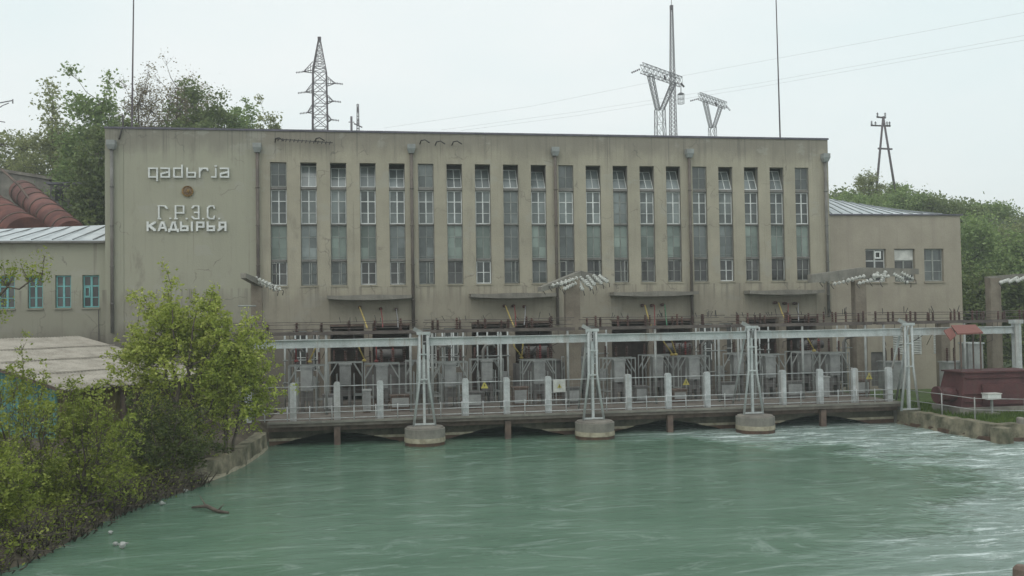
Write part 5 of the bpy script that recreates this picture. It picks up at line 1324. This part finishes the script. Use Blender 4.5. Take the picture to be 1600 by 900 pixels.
# scrub cover over the hillside
rg = np.random.RandomState(8); pts = []
for _ in range(5200):
    x = rg.uniform(28,125); y = rg.uniform(20,66); z = gz(x,y); c = np.array([x,y,z+.3]); k = 9
    pts.append(c + rg.normal(0,1,(k,3))*np.array([.7,.7,.45]))
pts = np.concatenate(pts); q = quads_mesh('hillside_scrub', rot_leaves(pts,.42,rg), M['leaf_dark']); tag(q, 'dark green scrub covering the hill at right', 'scrub', kind='stuff')
pts = []
for _ in range(2500):
    x = rg.uniform(-60,-12); y = rg.uniform(15,50); z = gz(x,y); pts.append(np.array([x,y,z+.4]) + rg.normal(0,1,(9,3))*np.array([.7,.7,.5]))
pts = np.concatenate(pts); q = quads_mesh('slope_undergrowth', rot_leaves(pts,.4,rg), M['leaf_dark']); tag(q, 'dark undergrowth on the slope behind the left wing', 'undergrowth', kind='stuff')

# foreground tree and shrubs on the left bank
tree('riverside_tree', 'leafy yellow green spring tree on the left bank in front of the blank wall', 'tree', (-6.9,-14.6,.5), 6.2, 2.5, 1.9, 41, .115, 27000, M['leaf_spring'], clusters=230, csig=.2, trunk_r=.10, low=.06, stems=5, tuft=True, gap=.12, lean=(.25,0), shape=.86, shoots=60)
tree('riverside_tree', 'lower leafy branchy tree leaning over the curved river wall', 'tree', (-5.25,-14.6,.5), 4.6, 1.45, 1.3, 42, .115, 12000, M['leaf_spring'], clusters=80, csig=.30, trunk_r=.06, low=.05, stems=3, tuft=True, gap=.15, lean=(.5,.2), shape=.8, shoots=20)
tree('riverside_shrub', 'dense shrub below the leafy tree at the waterline, shade painted into its leaves', 'shrub', (-6.9,-17.4,.2), 2.4, 1.7, 1.4, 43, .10, 10000, M['leaf_shade'], clusters=90, csig=.3, trunk_r=.05, low=.02, stems=6, tuft=True, group='shrubs on the left bank')
tree('riverside_shrub', 'yellow green shrub left of the white litter, at the bend of the bank', 'shrub', (-8.0,-21.4,.3), 2.9, 1.15, 1.1, 44, .085, 8500, M['leaf_bush'], clusters=90, csig=.26, trunk_r=.045, low=.05, stems=7, tuft=True, gap=.15, shoots=26, group='shrubs on the left bank')
tree('riverside_shrub', 'big yellow green shrub in front of the ochre boards of the shed', 'shrub', (-9.3,-22.4,.4), 3.25, 1.3, 1.2, 45, .085, 7000, M['leaf_bush'], clusters=100, csig=.27, trunk_r=.045, low=.02, stems=7, tuft=True, gap=.15, shoots=26, group='shrubs on the left bank')
tree('riverside_shrub', 'loose yellow green shrub at the left edge before the turquoise boards', 'shrub', (-10.8,-23.6,.4), 3.3, 1.1, 1.1, 46, .085, 5500, M['leaf_bush'], clusters=85, csig=.26, trunk_r=.045, low=.02, stems=6, tuft=True, gap=.15, group='shrubs on the left bank')
tree('riverside_shrub', 'low green shrub over the dark bank at the lower left corner', 'shrub', (-9.2,-25.2,.4), 2.0, 1.3, .9, 47, .075, 11000, M['leaf_bush'], clusters=75, csig=.24, trunk_r=.035, low=.02, stems=6, tuft=True, gap=.1, group='shrubs on the left bank')
tree('sapling', 'tall thin sapling rising in front of the corrugated roof', 'sapling', (-9.75,-21.2,.8), 4.15, .35, .35, 48, .08, 1700, M['leaf_bush'], clusters=26, csig=.16, trunk_r=.03, low=.35, tuft=True)
tree('sapling', 'small thin sapling right of the tall one before the roof edge', 'sapling', (-8.75,-20.4,.8), 3.2, .32, .32, 49, .08, 1200, M['leaf_bush'], clusters=20, csig=.15, trunk_r=.025, low=.4, tuft=True)
# overhanging branch from a tree just outside the left edge
t = thing('overhanging_tree', 'leafy branch reaching in from the left edge before the turquoise windows', 'tree', (-12.6,-24.5,.6))
s = MB(); s.tube([(0,0,-.6), (-.1,.1,2.2), (-.2,.1,4.4), (-.4,.2,6.2)], [.16,.13,.09,.03], 8)
bs = base(t); br = [at(-40,455,-24.3)-bs, at(-10,470,-24.3)-bs, at(12,448,-24.3)-bs, at(30,452,-24.3)-bs, at(46,440,-24.3)-bs, at(66,428,-24.3)-bs, at(70,400,-24.3)-bs]
s.tube([V(-.2,.1,4.0)]+br, [.06,.05,.04,.03,.022,.018,.012,.006], 6); tips = []
rd = random.Random(3)
for (px, py) in ((5,415),(18,420),(32,412),(50,420),(55,430),(45,432),(68,398),(66,412),(70,428),(2,440),(12,432),(22,428),(-5,425),(4,470),(2,490),(-2,500),(60,436),(35,425)):
    q = at(px, py, -24.3)-bs; p = min(br, key=lambda v: (v-q).length); s.tube([p, p.lerp(q,.5)+V(0,0,-.03), q], [.014,.01,.005], 4); tips.append(q)
s.build('trunk', M['bark'], t)
rg = np.random.RandomState(11); C = np.concatenate([np.array(q)+rg.normal(0,1,(38,3))*np.array([.13,.13,.085]) for q in tips])
quads_mesh('crown', rot_leaves(C,.075,rg), M['leaf_bush'], t)

# bank undergrowth and roots
pts = []
rg = np.random.RandomState(21)
for _ in range(2600):
    y = rg.uniform(-27,-17); x = xl(y)-rg.uniform(.1,4.5)
    pts.append(np.array([x,y,gz(x,y)+.15]) + rg.normal(0,1,(8,3))*np.array([.16,.16,.14]))
pts = np.concatenate(pts); q = quads_mesh('bank_undergrowth', rot_leaves(pts,.09,rg), M['leaf_bush']); tag(q, 'low tangled undergrowth on the dark left bank', 'undergrowth', kind='stuff')
s = MB(); rd = random.Random(9)
for _ in range(420):
    y = rd.uniform(-27.5,-16.8); x = xl(y)-rd.uniform(-.15,.7); z = gz(x,y); l_ = rd.uniform(.3,.9)
    s.tube([(x,y,max(z,-.3)), (x+rd.uniform(-.1,.3),y-rd.uniform(0,.3),max(z,-.1)+l_*.5), (x+rd.uniform(-.1,.5),y-rd.uniform(0,.4),z+l_*.6)], [.02,.014,.006], 4)
tag(s.build('bank_twigs', M['bark']), 'bare roots and twigs along the left waterline', 'twigs', kind='stuff')
t = thing('driftwood', 'dark forked branch floating off the left bank', 'driftwood', (-4.6,-21.6,.0))
s = MB(); a, b = atz(300,793,.05), atz(357,801,.05); s.tube([a, a.lerp(b,.4)+V(0,0,.1), a.lerp(b,.7), b], [.03,.06,.05,.03], 6); s.tube([a.lerp(b,.4)+V(0,0,.08), a.lerp(b,.2)+V(0,.1,.35)], [.03,.01], 5); s.tube([a.lerp(b,.7), a.lerp(b,.85)+V(0,.2,.18)], [.03,.01], 5); s.build('branch', M['bark'], t, world=True)
for (px, py, l_, sz) in ((193,853,'white scrap of litter at the waterline, lower left',.10), (181,849,'pale bottle lying at the waterline beside a white scrap',.07), (290,766,'white litter caught in twigs below the leafy tree',.07), (254,786,'pale scrap caught in the roots left of the driftwood',.08), (173,832,'small white scrap half under the shrub at the lower left',.06)):
    p = atz(px, py, .06); s = MB(); s.v = []; rdd = random.Random(px)
    s._lathe(p-V(sz,0,0), [(0,sz*.3), (sz*.5,sz*.75), (sz*1.3,sz*.65), (sz*1.6,sz*.25), (sz*2.1,sz*.2)], V(1,rdd.uniform(-.5,.5),rdd.uniform(-.2,.4)).normalized(), 8)
    s.v = [(x+rdd.uniform(-.1,.1)*sz*2, y+rdd.uniform(-.1,.1)*sz, z+rdd.uniform(-.1,.1)*sz*2) for x, y, z in s.v]
    tag(s.build('litter', M['litter']), l_, 'litter', 'white litter along the left bank')
p = atz(1594, 884, .42); t = thing('mooring_post', 'weathered pinkish wooden post top in the water at the lower right corner', 'post', (p.x,p.y,-1.5))
s = MB(); s._lathe(V(.02,0,0), [(0,.17), (1.6,.16), (1.86,.15), (1.93,.09)], V(0,0,1), 12); s.build('shaft', M['wood'], t)

# ------------------------------------------------------------------ haze
me = bpy.data.meshes.new('haze'); hb = MB(); hb.box(-402,402,-152,602,-2.7,48.0); me.from_pydata(hb.v, [], hb.f)
hm = bpy.data.materials.new('haze_air'); hm.use_nodes = True; nt = hm.node_tree; nt.nodes.clear()
o_ = node(nt, 'ShaderNodeOutputMaterial'); pv = node(nt, 'ShaderNodeVolumePrincipled', Density=.0010); pv.inputs['Color'].default_value = (.92,.96,.98,1); pv.inputs['Anisotropy'].default_value = .2
nt.links.new(pv.outputs[0], o_.inputs['Volume']); me.materials.append(hm)
ho = bpy.data.objects.new('haze', me); COL.objects.link(ho); tag(ho, 'thin pale spring haze', 'haze', kind='stuff')
